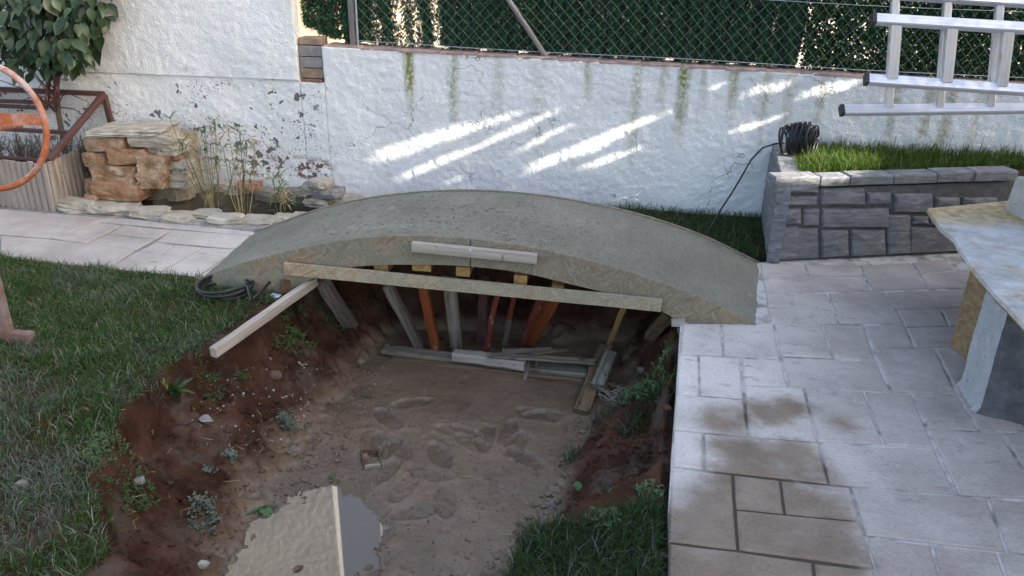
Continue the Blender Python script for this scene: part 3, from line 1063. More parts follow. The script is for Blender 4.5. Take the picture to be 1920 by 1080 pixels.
# the terrace beyond the picture: rows of the same stamped pattern
rr = random.Random(5)
covered = [np.array([G(*p)[:2] for p in pq]) for pq in TQ]
for r in range(9):
    y1 = 1.50 - r * .28
    x = 0.30
    while x < 3.2:
        x1 = min(3.25, x + rr.choice([.28, .42, .55]))
        ground_slab(terr, [Vector((x, y1 - .28)), Vector((x1, y1 - .28)), Vector((x1, y1)), Vector((x, y1))], .004, 0, rr)
        x = x1
for r in range(9):
    y1 = 4.45 - r * .33
    x = 2.30
    while x < 3.2:
        x1 = min(3.25, x + rr.choice([.3, .45]))
        ground_slab(terr, [Vector((x, y1 - .33)), Vector((x1, y1 - .33)), Vector((x1, y1)), Vector((x, y1))], .004, 0, rr)
        x = x1

path = MB().prism(PATH, -0.08, -0.0065).build('garden_path', 'joint_dark', kind='structure')
PQ = [
    [(350, 315), (680, 205), (845, 230), (590, 355)],
    [(745, 290), (860, 228), (1000, 245), (890, 300)],
    [(890, 300), (1000, 245), (1190, 260), (1075, 325)],
    [(590, 355), (745, 290), (1075, 325), (940, 397)],
    [(1080, 340), (1190, 260), (1730, 300), (1635, 390)],
    [(945, 412), (1080, 342), (1215, 362), (1110, 430)],
    [(1110, 430), (1215, 362), (1410, 380), (1280, 450)],
    [(740, 530), (945, 412), (1280, 450), (1060, 580)],
    [(1280, 450), (1410, 380), (1635, 392), (1330, 606), (1060, 580)],
    [(0, 300), (350, 325), (590, 355), (940, 399), (740, 530), (0, 440)],
    [(-900, 90), (0, 115), (830, 185), (680, 205), (350, 318), (0, 292), (-900, 200)],
    [(-900, 205), (0, 300), (0, 440), (-900, 330)],
    [(690, 205), (845, 180), (1790, 275), (1735, 298)],
    [(1640, 388), (1735, 300), (1800, 282), (2000, 300), (1900, 560), (1340, 606)],
]
for k, pq in enumerate(PQ):
    slab_piece(path, ztrans(pq, 0, 360, 3.692), gap=0.0025, seed=k + 90)


# ------------------------------------------------------------------ walls
def wall_front(name, x0, x1, z0, z1f, y, depth, parent=None, step=0.0095, fine_z=1.45, amp=1.0, seed=0, **kw):
    xs = np.arange(x0, x1 + step * .5, step)
    top = max(z1f(x0), z1f(x1))
    nz = max(2, int((min(top, fine_z) - z0) / step))
    zs = np.linspace(0, 1, nz)
    X = np.repeat(xs[:, None], nz, 1)
    T = np.array([z1f(q) for q in xs])
    Z = z0 + zs[None, :] * (T[:, None] - z0)
    D = 0.0056 * fbm(X, Z, 34, 3, seed) + 0.012 * fbm(X, Z, 3.0, 2, seed + 4)
    Y = y + D * amp
    V = np.stack([X, Y, Z], -1).reshape(-1, 3)
    n0, n1 = X.shape
    i, j = np.meshgrid(np.arange(n0 - 1), np.arange(n1 - 1), indexing='ij')
    a = (i * n1 + j).ravel()
    Q = np.stack([a, a + n1, a + n1 + 1, a + 1], 1).tolist()
    k = len(V)
    # back, top and ends
    bl = np.stack([np.full(n1, x0), np.full(n1, y + depth), Z[0]], 1)
    br = np.stack([np.full(n1, x1), np.full(n1, y + depth), Z[-1]], 1)
    V = np.concatenate([V, bl, br])
    bm_f = [tuple(q) for q in Q]
    for j_ in range(n1 - 1):
        bm_f.append((j_, j_ + 1, k + j_ + 1, k + j_))
        c_ = (n0 - 1) * n1 + j_
        bm_f.append((c_ + 1, c_, k + n1 + j_, k + n1 + j_ + 1))
    bm_f.append((k, k + n1 - 1, k + 2 * n1 - 1, k + n1))
    bm_f.append(tuple([i_ * n1 + n1 - 1 for i_ in range(n0)] + [k + 2 * n1 - 1, k + n1 - 1]))
    me = bpy.data.meshes.new(name)
    loc = np.array([(x0 + x1) / 2, y, z0])
    me.from_pydata((V - loc).tolist(), [], bm_f)
    me.update()
    me.polygons.foreach_set('use_smooth', np.array([1] * len(Q) + [0] * (len(bm_f) - len(Q)), dtype=bool))
    return link(name, me, 'plaster', loc, parent, **kw)


def low_top(x): return 0.968 - 0.0205 * (x + 1.77)


lw = empty('garden_wall', (0.9, WALL_Y, 0), 'low white plastered garden wall with green algae runs, below the chain link fence', 'wall')
wall_front('wall_face', -1.785, 3.6, -0.3, low_top, WALL_Y, 0.2, lw, seed=3)
# thin terracotta tiles on top
x = -1.78
rr = random.Random(3)
while x < 3.55:
    x1 = x + rr.uniform(.24, .26)
    zc = low_top((x + x1) / 2)
    m = MB()
    o = rr.uniform(-.004, .006)
    m.prism([(x + .002, WALL_Y - .004 + o * .5), (x1 - .002, WALL_Y - .003 + o * .5), (x1 - .003, WALL_Y + .21), (x + .003, WALL_Y + .21)], zc - .004, zc + .009, .003, .003)
    m.build('coping_tile', 'coping_tile', lw)
    x = x1
tw = empty('house_wall', (-3.9, WALL_Y, 0), 'tall white roughcast house wall with flaking paint at its foot, left of the fence', 'wall')
wall_front('lower_wall', -6.5, -1.948, -0.3, lambda x: 0.757, WALL_Y, 0.30, tw, seed=3)
wall_front('upper_wall', -6.5, -1.952, 0.757, lambda x: 4.2, WALL_Y - .011, 0.085, tw, step=0.012, fine_z=4.2, seed=12)
# bricks that fill the slot between the two walls
wall_front('slot_wall', -1.948, -1.785, -0.3, lambda x: 0.742, WALL_Y, 0.2, lw, seed=3)
zb = 0.742
for k, (h, mt, tall) in enumerate([(.02, 'brick_red', 0), (.062, 'brick_tan', 0), (.068, 'brick_grey', 0), (.068, 'brick_grey', 0), (.045, 'brick_tan', 0)]):
    m = MB()
    dx = rr.uniform(-.004, .004) - (0.01 if k == 0 else 0)
    m.prism([(-1.944 + dx, WALL_Y + .02), (-1.793 + dx, WALL_Y + .018 + (k == 0) * -.03), (-1.793, WALL_Y + .14), (-1.944, WALL_Y + .14)], zb + .004, zb + h, .004, .004)
    m.build('brick', mt, lw)
    zb += h + .003
MB().box((-1.868, WALL_Y + .10, .86), (.158, .06, .24)).build('brick_bed', 'mortar_pale', lw)


# ------------------------------------------------------------------ bridge
BY0, BY1 = 3.43, 4.265
TOP = [(-1.985, -.012), (-1.924, 0.035), (-1.738, 0.122), (-1.555, 0.188), (-1.311, 0.257), (-1.137, 0.300), (-0.946, 0.327), (-0.666, 0.338), (-0.569, 0.336),
       (-0.247, 0.307), (-0.021, 0.265), (0.209, 0.208), (0.438, 0.138), (0.624, 0.064), (0.79, -0.012)]
TOPF = [(-2.02, -.012), (-1.916, 0.03), (-1.581, 0.165), (-1.261, 0.252), (-0.951, 0.303), (-0.6, 0.326), (-0.408, 0.322), (-0.051, 0.288), (0.305, 0.221), (0.635, 0.119), (0.935, -0.012)]


def spl(P, x):
    P = np.array(P)
    xs_, zs_ = P[:, 0], P[:, 1]
    m = np.gradient(zs_, xs_)
    i = np.clip(np.searchsorted(xs_, x) - 1, 0, len(xs_) - 2)
    h = xs_[i + 1] - xs_[i]
    t = (x - xs_[i]) / h
    return ((2 * t ** 3 - 3 * t ** 2 + 1) * zs_[i] + (t ** 3 - 2 * t ** 2 + t) * h * m[i] + (-2 * t ** 3 + 3 * t ** 2) * zs_[i + 1] + (t ** 3 - t ** 2) * h * m[i + 1])


bridge = empty('arched_footbridge', (-.58, 3.85, 0), 'arched footbridge of fresh grey concrete still in its chipboard formwork over the dug pit', 'bridge')
NU, NV = 220, 66
U, Vv = np.linspace(0, 1, NU), np.linspace(0, 1, NV)
V = []
for v in Vv:
    x0 = TOP[0][0] * (1 - v) + TOPF[0][0] * v
    x1 = TOP[-1][0] * (1 - v) + TOPF[-1][0] * v
    x = x0 + (x1 - x0) * U
    xa = TOP[0][0] + (TOP[-1][0] - TOP[0][0]) * U
    xb = TOPF[0][0] + (TOPF[-1][0] - TOPF[0][0]) * U
    z = spl(TOP, xa) * (1 - v) + spl(TOPF, xb) * v
    y = np.full(NU, BY0 + 0.012 + (BY1 - BY0 - 0.024) * v)
    z = z + 0.006 * fbm(x, y, 5, 3, 2) + 0.003 * fbm(x, y, 40, 2, 6) * np.clip(1 - (x + .4) * 1.2, .25, 1.4) - 0.004
    feather = np.clip((np.minimum(U, 1 - U)) / .03, 0, 1)
    z = np.maximum(z, 0.002) if False else z
    x = x + (1 - feather) * 0.008 * fbm(y, y * 0 + .3, 13, 3, 4) * np.sign(U - .5)
    V.append(np.stack([x, y, z], 1))
V = np.concatenate(V)
topn = len(V)
Vb = V.copy()
Vb[:, 2] = np.maximum(V[:, 2] - 0.115, -0.03)
i, j = np.meshgrid(np.arange(NV - 1), np.arange(NU - 1), indexing='ij')
a = (i * NU + j).ravel()
qt = np.stack([a, a + 1, a + NU + 1, a + NU], 1)
qb = np.stack([a, a + NU, a + NU + 1, a + 1], 1) + topn
e0 = np.arange(NU - 1)
e1 = e0 + (NV - 1) * NU
s0 = np.arange(NV - 1) * NU
s1 = s0 + NU - 1
Q = np.concatenate([qt, qb, np.stack([e0, e0 + topn, e0 + 1 + topn, e0 + 1], 1), np.stack([e1, e1 + 1, e1 + 1 + topn, e1 + topn], 1),
                    np.stack([s0, s0 + NU, s0 + NU + topn, s0 + topn], 1), np.stack([s1, s1 + topn, s1 + NU + topn, s1 + NU], 1)])
me = np_mesh('deck', np.concatenate([V, Vb]) - np.array([-.58, 3.85, 0]), Q)
me.shade_smooth()
link('deck', me, 'concrete', (-.58, 3.85, 0), bridge)
BOT = [(-1.521, -0.02), (-1.44, .035), (-1.30, .105), (-1.156, 0.158), (-0.999, 0.182), (-0.847, 0.194), (-0.564, 0.203), (-0.268, 0.179), (-0.123, 0.151), (0.052, 0.117), (0.33, 0.040), (0.45, -0.025)]


def panel(name, xa, xb, top, y, th, n=44, bot=BOT, off=0.0):
    xs_ = np.linspace(xa, xb, n)
    up = [(x, float(spl(top, x)) + .004) for x in xs_]
    lo = []
    for x in xs_:
        lo.append((x, -0.035 if x <= bot[0][0] or x >= bot[-1][0] else float(spl(bot, x))))
    m = MB()
    vs = []
    for yy in (y, y + th):
        vs += [(p[0], yy, p[1]) for p in up] + [(p[0], yy, min(p[1], u[1] - .002)) for p, u in zip(lo, up)]
    fs = []
    for k in range(n - 1):
        fs.append((k, n + k, n + k + 1, k + 1))
        fs.append((2 * n + k, 2 * n + k + 1, 3 * n + k + 1, 3 * n + k))
        fs.append((k, k + 1, 2 * n + k + 1, 2 * n + k))
        fs.append((n + k, 3 * n + k, 3 * n + k + 1, n + k + 1))
    fs += [(0, 2 * n, 3 * n, n), (n - 1, 2 * n - 1, 4 * n - 1, 3 * n - 1)]
    return m.add(vs, fs).build(name, 'osb', bridge)


panel('side_panel', TOP[0][0] + .01, -.567, TOP, BY0, .014, bot=BOT)
panel('side_panel', -.562, TOP[-1][0] - .004, TOP, BY0, .014, bot=BOT)
panel('side_panel', TOPF[0][0] + .01, TOPF[-1][0] - .01, TOPF, BY1 - .012, .014, n=70)
beam('ledger_board', W(533, 503, 3.400), W(1240, 572, 3.400), .018, .062, 'osb_pale', bridge, wob=.001, bev=.001, seg=8)
beam('joining_batten', W(773, 462, 3.40), W(1007, 485, 3.40), .032, .047, 'wood_pale', bridge, wob=.0008, seg=4)
MB().tube([W(882, 469, 3.386), W(882, 469, 3.380)], .006, 8).build('screw', 'galvanised', bridge)
for (px, py, hw, hh) in [(714, 505, 14, 8), (790, 500, 19, 5), (868, 510, 14, 12), (976, 525, 13, 10), (1045, 545, 12, 7), (655, 512, 12, 6)]:
    c0 = W(px, py, 3.46)
    beam('joist', c0, c0 + np.array([0, .78, 0]), hw * 2 * .0024, .048, 'wood_yellow', bridge, wob=.001, seg=3)
beam('end_block', W(528, 538, 3.40), W(585, 528, 3.55), .03, .062, 'wood_brown', bridge, seg=2)
beam('end_block', W(1259, 604, 3.41), W(1284, 606, 3.41), .05, .022, 'wood_pale', bridge, seg=2)
paper = MB()
paper.add([W(497, 556, 3.39), W(512, 549, 3.38), W(528, 553, 3.36), W(522, 558, 3.35), W(508, 560, 3.37)], [(0, 1, 2), (0, 2, 3), (0, 3, 4)])
paper.build('paper_scrap', 'paper', label='crumpled white paper scrap under the left end of the bridge', cat='paper')


def gz(px, py):            # pixel -> point on the terrain
    z = -0.2
    for _ in range(12):
        p = G(px, py, z)
        z = 0.5 * z + 0.5 * hz(p[0], p[1])
    p = G(px, py, z)
    return np.array([p[0], p[1], hz(p[0], p[1])])


# ------------------------------------------------------------------ props under the bridge
def soffit(x): return float(spl(BOT, np.array([x]))[0]) if -1.52 < x < .45 else 0.0


PR = [
    ('timber_prop', (607, 532), 3.52, (666, 624), .062, .055, 'wood_grey', 'thick weathered grey prop leaning away from the left end of the bridge'),
    ('timber_prop', (728, 535), 3.55, (786, 648), .048, .045, 'wood_grey', 'slanting grey split prop second from the left under the bridge'),
    ('timber_prop', (790, 520), 3.55, (818, 655), .045, .04, 'paint_orange', 'orange painted prop standing between two grey props under the bridge'),
    ('timber_prop', (843, 520), 3.58, (857, 652), .066, .03, 'wood_grey', 'wide upright grey board propping the middle of the bridge'),
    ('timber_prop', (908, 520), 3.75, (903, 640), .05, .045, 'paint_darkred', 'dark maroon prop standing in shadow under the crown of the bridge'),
    ('timber_prop', (937, 530), 3.55, (911, 660), .026, .026, 'paint_red', 'thin pinkish red stick prop leaning left under the bridge'),
    ('timber_prop', (968, 530), 3.60, (946, 648), .024, .024, 'paint_red', 'thin red stick prop with a bare pale lower end under the bridge'),
    ('timber_prop', (1020, 545), 3.60, (978, 645), .034, .03, 'paint_red', 'red square prop leaning against the broad orange board under the bridge'),
    ('timber_prop', (1045, 545), 3.66, (990, 645), .075, .022, 'paint_orange', 'broad orange board prop leaning left behind the red prop'),
    ('timber_prop', (1172, 568), 3.60, (1138, 655), .026, .026, 'wood_yellow', 'thin yellow stick prop standing on the crossed planks'),
    ('timber_prop', (1256, 588), 3.50, (1218, 632), .055, .04, 'wood_brown', 'short brown prop with a rounded foot near the terrace edge'),
]
for (nm, tp, Yt, bp, wd, ht, mt, lb) in PR:
    t = W(*tp, Yt)
    if tp[0] == 1256:
        b = G(*bp, -.20)
    elif tp[0] == 607:
        b = G(*bp, -.36)
    else:
        b = G(*bp, -.385)
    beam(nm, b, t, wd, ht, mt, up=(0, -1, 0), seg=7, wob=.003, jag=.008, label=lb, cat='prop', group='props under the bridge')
pale = beam('stick_end', G(946, 648, -.380) - np.array([0, .003, 0]), G(946, 648, -.380) * .55 + W(968, 530, 3.597) * .45 - np.array([0, .003, 0]), .0255, .0255, 'wood_grey', up=(0, -1, 0), seg=3)
for o in COL.objects:
    if o.get('label', '').startswith('thin red stick prop with'):
        pale.parent = o
        pale.matrix_parent_inverse = (Matrix.Translation(o.location) @ o.rotation_euler.to_matrix().to_4x4()).inverted()
beam('loose_batten', G(400, 661, -.0), G(590, 527, .055), .034, .046, 'wood_pale', seg=6, wob=.0015, bev=.0025, label='pale sawn batten jutting from under the bridge out over the pit', cat='batten')


# ------------------------------------------------------------------ planks on the pit floor
def plank(a, b, z0, z1, wd, ht, mat, label, jag=.01, roll=0.0, nm='plank'):
    return beam(nm, G(*a, z0), G(*b, z1), wd, ht, mat, seg=8, wob=.003, jag=jag, roll=roll, label=label, cat='plank', group='timber lying on the pit floor')


plank((735, 668), (1098, 710), -.412, -.410, .085, .022, 'wood_brown', 'long brown plank at the bottom of the pile under the bridge')
plank((722, 655), (1100, 700), -.388, -.388, .075, .022, 'wood_green_grey', 'long mossy grey plank lying on the brown plank')
plank((850, 664), (985, 683), -.352, -.352, .060, .045, 'wood_pale', 'short clean pale beam lying on the mossy plank', jag=.002)
plank((925, 667), (1113, 678), -.318, -.322, .050, .012, 'wood_green_grey', 'splintered grey board lying across the end of the pale beam', jag=.03)
plank((945, 658), (1030, 657), -.306, -.305, .040, .010, 'wood_grey', 'short broken board on top of the splintered board', jag=.02, roll=.1)
plank((1000, 662), (1063, 655), -.300, -.306, .028, .010, 'wood_brown', 'small splintered slat crossing the broken boards', jag=.02)
beam('stake', G(984, 712, -.42), G(992, 668, -.345), .026, .014, 'wood_grey', seg=4, jag=.012, label='short split stake standing in front of the pale beam', cat='stake')
beam('stake', G(1002, 697, -.41), G(1008, 672, -.345), .016, .012, 'wood_brown', seg=3, jag=.01, label='tiny brown stake beside the split stake', cat='stake')
plank((1090, 772), (1135, 648), -.400, -.33, .075, .022, 'wood_brown', 'brown plank with a knotty end sloping down into the mud')
plank((1121, 722), (1146, 662), -.335, -.300, .062, .026, 'wood_green_grey', 'short grey plank lying on the sloping brown plank')
m = MB()
rr = random.Random(2)
for k in range(14):
    c = G(1125 + rr.uniform(-10, 40), 725 + rr.uniform(-12, 18), -.33)
    pts = []
    a0 = rr.uniform(0, 6)
    R = rr.uniform(.02, .05)
    for t in range(9):
        aa = a0 + t * .5
        pts.append((c[0] + R * math.cos(aa) + t * .003, c[1] + R * math.sin(aa) * .7, c[2] + .01 * math.sin(t * 1.3 + k) - .004 * t * (k % 3)))
    m.tube(pts, .0011, 3)
m.build('tangled_twine', 'twine', label='tangle of pale twine hanging off the short grey plank', cat='twine')


# ------------------------------------------------------------------ stone planter
PA, PB = G(1442, 491), G(1792, 474)
pdir = (PB - PA) / np.linalg.norm(PB - PA)
PEND = PA + pdir * 2.3
pn = np.array([pdir[1], -pdir[0], 0])          # outward
PLT = 0.47
planter = empty('stone_planter', ((PA[0] + 2.2) / 2, 4.7, 0), 'raised bed faced with squared grey stones in front of the garden wall', 'planter')
back = -pn * 0.018
Lb = np.array([PA[0] + .10, WALL_Y - .005, 0])
poly = [PA + back + pdir * .02, PEND + back, np.array([PEND[0], WALL_Y - .005, 0]), Lb + pdir * .02]
MB().prism([p[:2] for p in poly], -.05, PLT - .06).build('core', 'mortar', planter)


def face_stone(x0, y0, x1, y1, seed, th=.03):
    """squared stone on the front face, corners given in the enlarged view of the photo"""
    rr = random.Random(seed)
    pts = []
    for (x, y) in ((x0, y0), (x1, y0), (x1, y1), (x0, y1)):
        p = PL(1400 + x / 3.725, 220 + y / 3.725, PA, PB)
        pts.append((np.dot(p - PA, pdir), max(.004, p[2])))
    P = [Vector(p) for p in pts]
    ar = sum(P[i].x * P[(i + 1) % 4].y - P[(i + 1) % 4].x * P[i].y for i in range(4))
    if ar < 0: P = P[::-1]
    Q = []
    for i in range(4):
        a, b = P[i], P[(i + 1) % 4]
        Q.append(a)
        d = b - a
        nr = Vector((-d.y, d.x)).normalized()
        Q.append(a + d * rr.uniform(.35, .65) + nr * rr.uniform(-.003, .004))
    n = len(Q)
    Q = inset_poly(Q, .003)
    I = inset_poly(Q, .007)
    t0, t1 = rr.uniform(.018, .024), 0
    vs = []
    for ring, off in ((Q, -.03), (Q, -.010), (I, .004)):
        for p in ring:
            o = off + (rr.uniform(-.004, .006) if off > 0 else 0)
            vs.append(PA + pdir * p.x + pn * o + np.array([0, 0, p.y]))
    c = sum((np.array(v) for v in vs[-n:])) / n + pn * rr.uniform(.002, .008)
    vs.append(c)
    fs = []
    for a in range(2):
        for k in range(n):
            fs.append((a * n + k, a * n + (k + 1) % n, (a + 1) * n + (k + 1) % n, (a + 1) * n + k))
    for k in range(n):
        fs.append((2 * n + k, 2 * n + (k + 1) % n, 3 * n))
    MB().add(vs, fs).build('face_stone', 'slate', planter)


FS = [(200, 470, 508, 535), (520, 495, 832, 618), (845, 525, 1015, 614), (1035, 535, 1306, 668), (1325, 560, 1500, 640), (236, 545, 502, 622), (228, 634, 386, 755), (198, 765, 368, 1012),
      (396, 640, 516, 766), (350, 774, 506, 1014), (526, 634, 1002, 775), (520, 786, 716, 1010), (730, 786, 972, 1000), (986, 682, 1152, 978), (1166, 692, 1282, 752), (1290, 690, 1500, 756),
      (1140, 766, 1500, 964), (1515, 560, 1760, 640), (1515, 655, 1640, 940), (1655, 655, 1900, 800), (1655, 815, 1900, 930)]
for k, f in enumerate(FS):
    face_stone(*f, k)
# coping stones along the front and the left side
cuts = [PL(1400 + x / 3.725, 220 + y / 3.725, PA, PB) for x, y in ((195, 425), (512, 440), (716, 460), (1010, 490), (1308, 505), (1560, 520), (1850, 545))]
us = [np.dot(c - PA, pdir) for c in cuts]
rr = random.Random(9)
for k in range(len(us) - 1):
    u0, u1 = us[k] + .004, us[k + 1] - .004
    d = .105 + rr.uniform(-.008, .008)
    o = rr.uniform(.004, .012)
    pl = []
    for (u, s) in ((u0, o), ((u0 + u1) / 2, o + rr.uniform(-.005, .005)), (u1, o), (u1, -d), (u0, -d)):
        pl.append((PA + pdir * u + pn * s)[:2])
    MB().prism(pl, PLT - .042, PLT + .010 + rr.uniform(-.004, .004), .008, .008).build('coping_stone', 'slate', planter)
ld = (Lb - PA) / np.linalg.norm(Lb - PA)
lnm = np.array([-ld[1], ld[0], 0])
Ls = np.linalg.norm(Lb - PA)
for (u0, u1) in ((.115, .36), (.37, .60), (.61, Ls)):
    pl = [(PA + ld * u + lnm * s)[:2] for u, s in ((u0, .004), (u1, .004), (u1, -.11), (u0, -.11))]
    MB().prism(pl, PLT - .042, PLT + .008 + rr.uniform(-.003, .003), .008, .008).build('coping_stone', 'slate', planter)
zc = 0.0
k = 0
while zc < PLT - .05:
    h = min(rr.uniform(.09, .14), PLT - .045 - zc)
    for (u0, u1) in ((.0, .07), (.08, .38 + .1 * (k % 2)), (.39 + .1 * (k % 2), Ls)):
        c = PA + ld * (u0 + u1) / 2 + lnm * -.02 + np.array([0, 0, zc + h / 2])
        rock('side_stone', c, (u1 - u0 + .004, .07, h + .004), 'slate', planter, rz=math.atan2(ld[1], ld[0]), seed=k * 5 + int(u0 * 100), rough=.08, box=.85, n=3)
    zc += h
    k += 1
bed = [PA + ld * .11 + pdir * .11, PEND - pn * .11, np.array([PEND[0], WALL_Y - .01, 0]), Lb + pdir * .10]
MB().prism([p[:2] for p in bed], PLT - .1, PLT - .018).build('bed_soil', 'planter_soil', planter)


def in_poly(P, n, rng=RNG):
    P = np.array([q[:2] for q in P])
    mn, mx = P.min(0), P.max(0)
    out = np.zeros((0, 2))
    while len(out) < n:
        q = mn + rng.random((n * 2, 2)) * (mx - mn)
        q = q[poly_dist(q[:, 0], q[:, 1], P) < 0]
        out = np.concatenate([out, q])
    return out[:n]


q = in_poly(bed, 7000)
tall = np.clip(1 - (WALL_Y - q[:, 1]) / .35, 0, 1)
L = RNG.uniform(.04, .09, len(q)) * (1 + 1.1 * tall * RNG.random(len(q)))
# longer arching blades near the cable coil
q2 = in_poly([PA + ld * .12 + pdir * .12, PA + ld * .12 + pdir * .60, PA + ld * .30 + pdir * .62, PA + ld * .40 + pdir * .12], 900)
q = np.concatenate([q, q2])
L = np.concatenate([L, RNG.uniform(.08, .14, len(q2))])
P3 = np.concatenate([q, np.full((len(q), 1), PLT - .025)], 1)
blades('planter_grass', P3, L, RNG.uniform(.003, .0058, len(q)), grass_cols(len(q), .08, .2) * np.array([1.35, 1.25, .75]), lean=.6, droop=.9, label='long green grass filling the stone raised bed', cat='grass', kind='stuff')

# ------------------------------------------------------------------ black cable coil with its tail
cab = empty('cable_coil', (1.16, 4.80, PLT), 'bundle of black cable on the planter with a loose tail hanging down', 'cable')
m = MB()
rr = random.Random(4)
cc = np.array([1.165, 4.83, PLT + .092])
axd = np.array([.93, -.30, .12])
axd /= np.linalg.norm(axd)
e1 = np.array([.25, .75, .1]); e1 -= axd * np.dot(e1, axd); e1 /= np.linalg.norm(e1)
e2 = np.cross(axd, e1)
pts = []
for k in range(38):
    off = -.085 + .17 * k / 37 + rr.uniform(-.014, .014)
    R = (.082 + .020 * math.sin(math.pi * k / 37)) * rr.uniform(.86, 1.08)
    ph = rr.uniform(0, 6.28)
    for t in range(18):
        aa = 2 * math.pi * t / 18
        sag = .10 * math.sin(aa + ph)
        pts.append(cc + axd * (off + sag * .16) + (e1 * math.cos(aa) * .92 + e2 * math.sin(aa)) * R * (1 + .03 * math.sin(3 * aa + ph)))
m.tube(pts, .0048, 6)
m.build('coil', 'black_rubber', cab, smooth=True)
m = MB()
tail = [W(1470, 268, 4.83), W(1452, 270, 4.80), W(1430, 277, 4.77), W(1408, 300, 4.74), W(1390, 332, 4.72), W(1372, 362, 4.70), W(1350, 395, 4.67), W(1333, 425, 4.64), W(1322, 445, 4.62), G(1300, 462, .01)]
m.tube(tail, .0055, 6)
m.build('loose_tail', 'black_rubber', cab, smooth=True)

# ------------------------------------------------------------------ chain link fence
fence = empty('chain_link_fence', (.9, WALL_Y + .10, .95), 'grey chain link fence with steel posts on top of the low garden wall', 'fence')
FY = WALL_Y + .085
FT = 1.72
m = MB()
p0, p1 = W(664, 88, FY), W(655, 0, FY)
xp = -1.605
m.tube([(xp, FY, low_top(xp) - .02), (xp - .015, FY, 2.7)], .021, 12)
m.build('post', 'galvanised', fence, smooth=True)
MB().tube([(3.3, FY, low_top(3.3) - .02), (3.3, FY, FT + .04)], .021, 12).build('post', 'galvanised', fence, smooth=True)
xq = -.375
MB().tube([(xq + .02, FY - .02, low_top(xq) - .01), (-1.60, FY - .01, 2.62)], .017, 10).build('brace', 'galvanised', fence, smooth=True)
MB().box((xp + .035, FY - .012, (low_top(xp) + FT) / 2), (.012, .004, FT - low_top(xp))).build('tension_bar', 'galvanised', fence)
m = MB()
PITCHX = 0.070
x = -1.59 - (FT - .95)
zlo = .955
while x < 3.3:
    for s in (1, -1):
        a = (x, zlo) if s > 0 else (x + (FT - zlo), zlo)
        b = (x + (FT - zlo), FT) if s > 0 else (x, FT)
        # clip to the fence width
        lo, hi = -1.585, 3.28
        (ax_, az_), (bx_, bz_) = a, b
        t0, t1 = 0.0, 1.0
        dx = bx_ - ax_
        ta, tb = (lo - ax_) / dx, (hi - ax_) / dx
        t0, t1 = max(t0, min(ta, tb)), min(t1, max(ta, tb))
        if t1 - t0 > .02:
            A = (ax_ + dx * t0, FY - .004 * s, az_ + (bz_ - az_) * t0 - .02 * (ax_ + dx * t0 + 1.6) / 1.0)
            B = (ax_ + dx * t1, FY - .004 * s, az_ + (bz_ - az_) * t1)
            m.tube([A, B], .0012, 4, False)
    x += PITCHX
m.build('wire_mesh', 'wire', fence, kind='stuff')
for (dz, r) in ((.035, .0022), (.40, .0018)):
    MB().tube([(xx, FY - .006, low_top(xx) + dz + .004 * math.sin(xx * 3)) for xx in np.linspace(-1.6, 3.3, 14)], r, 5).build('tension_wire', 'galvanised', fence)


# ------------------------------------------------------------------ artificial hedge behind the fence
def needles(name, P, D, L, Wd, col, parent, mat='needle'):
    n = len(P)
    sd = np.cross(D, RNG.normal(0, 1, (n, 3)))
    sd /= np.linalg.norm(sd, axis=1, keepdims=True) + 1e-9
    hw = (Wd / 2)[:, None]
    tip = P + D * L[:, None]
    md = P + D * (L * .5)[:, None]
    V = np.concatenate([P, md - sd * hw, tip, md + sd * hw])
    i = np.arange(n)
    me = np_mesh(name, V, np.stack([i, i + n, i + 2 * n, i + 3 * n], 1), None, np.concatenate([col] * 4))
    return link(name, me, mat, (0, 0, 0), parent, kind='stuff')


HT = 1.78


def pine_panel(x0, x1, zf, dens, label, seed, gap=None):
    e = empty('artificial_hedge', ((x0 + x1) / 2, FY + .06, .95), label, 'hedge', 'artificial hedge rolls behind the fence')
    n = int((x1 - x0) * dens)
    k = RNG.integers(0, int((x1 - x0) / .021), n)
    sx = x0 + (k + .5) * .021 + RNG.normal(0, .004, n)
    sy = FY + .045 + (k % 4) * .022 + RNG.normal(0, .008, n)
    zz = RNG.random(n)
    zb_ = zf(sx)
    z = zb_ + zz * (HT - zb_)
    sx = sx + .012 * np.sin(z * 9 + k)
    if gap is not None:
        keep = RNG.random(n) < gap(sx, z)
        sx, sy, z, k = sx[keep], sy[keep], z[keep], k[keep]
    n = len(sx)
    a = RNG.random(n) * 2 * np.pi
    D = np.stack([np.cos(a), np.sin(a) * .8 - .25, -.55 - .5 * RNG.random(n)], 1)
    D /= np.linalg.norm(D, axis=1, keepdims=True)
    base = np.array([[.012, .038, .018], [.020, .056, .026], [.030, .078, .036], [.042, .095, .046], [.05, .065, .03]])
    col = base[RNG.choice(5, n, p=[.24, .30, .24, .17, .05])] * RNG.uniform(.9, 1.8, (n, 1))
    needles('needles', np.stack([sx, sy, z], 1), D, RNG.uniform(.026, .048, n), RNG.uniform(.0055, .0085, n), col, e)
    m = MB()
    for kk in range(0, int((x1 - x0) / .021)):
        xx = x0 + (kk + .5) * .021
        zb0 = float(zf(np.array([xx]))[0])
        yy = FY + .045 + (kk % 3) * .022
        m.tube([(xx + .012 * math.sin(t * 9 + kk), yy, t) for t in np.linspace(zb0, HT, 9)], .0022, 3, False)
    m.build('strands', 'bark', e, kind='stuff')
    return e


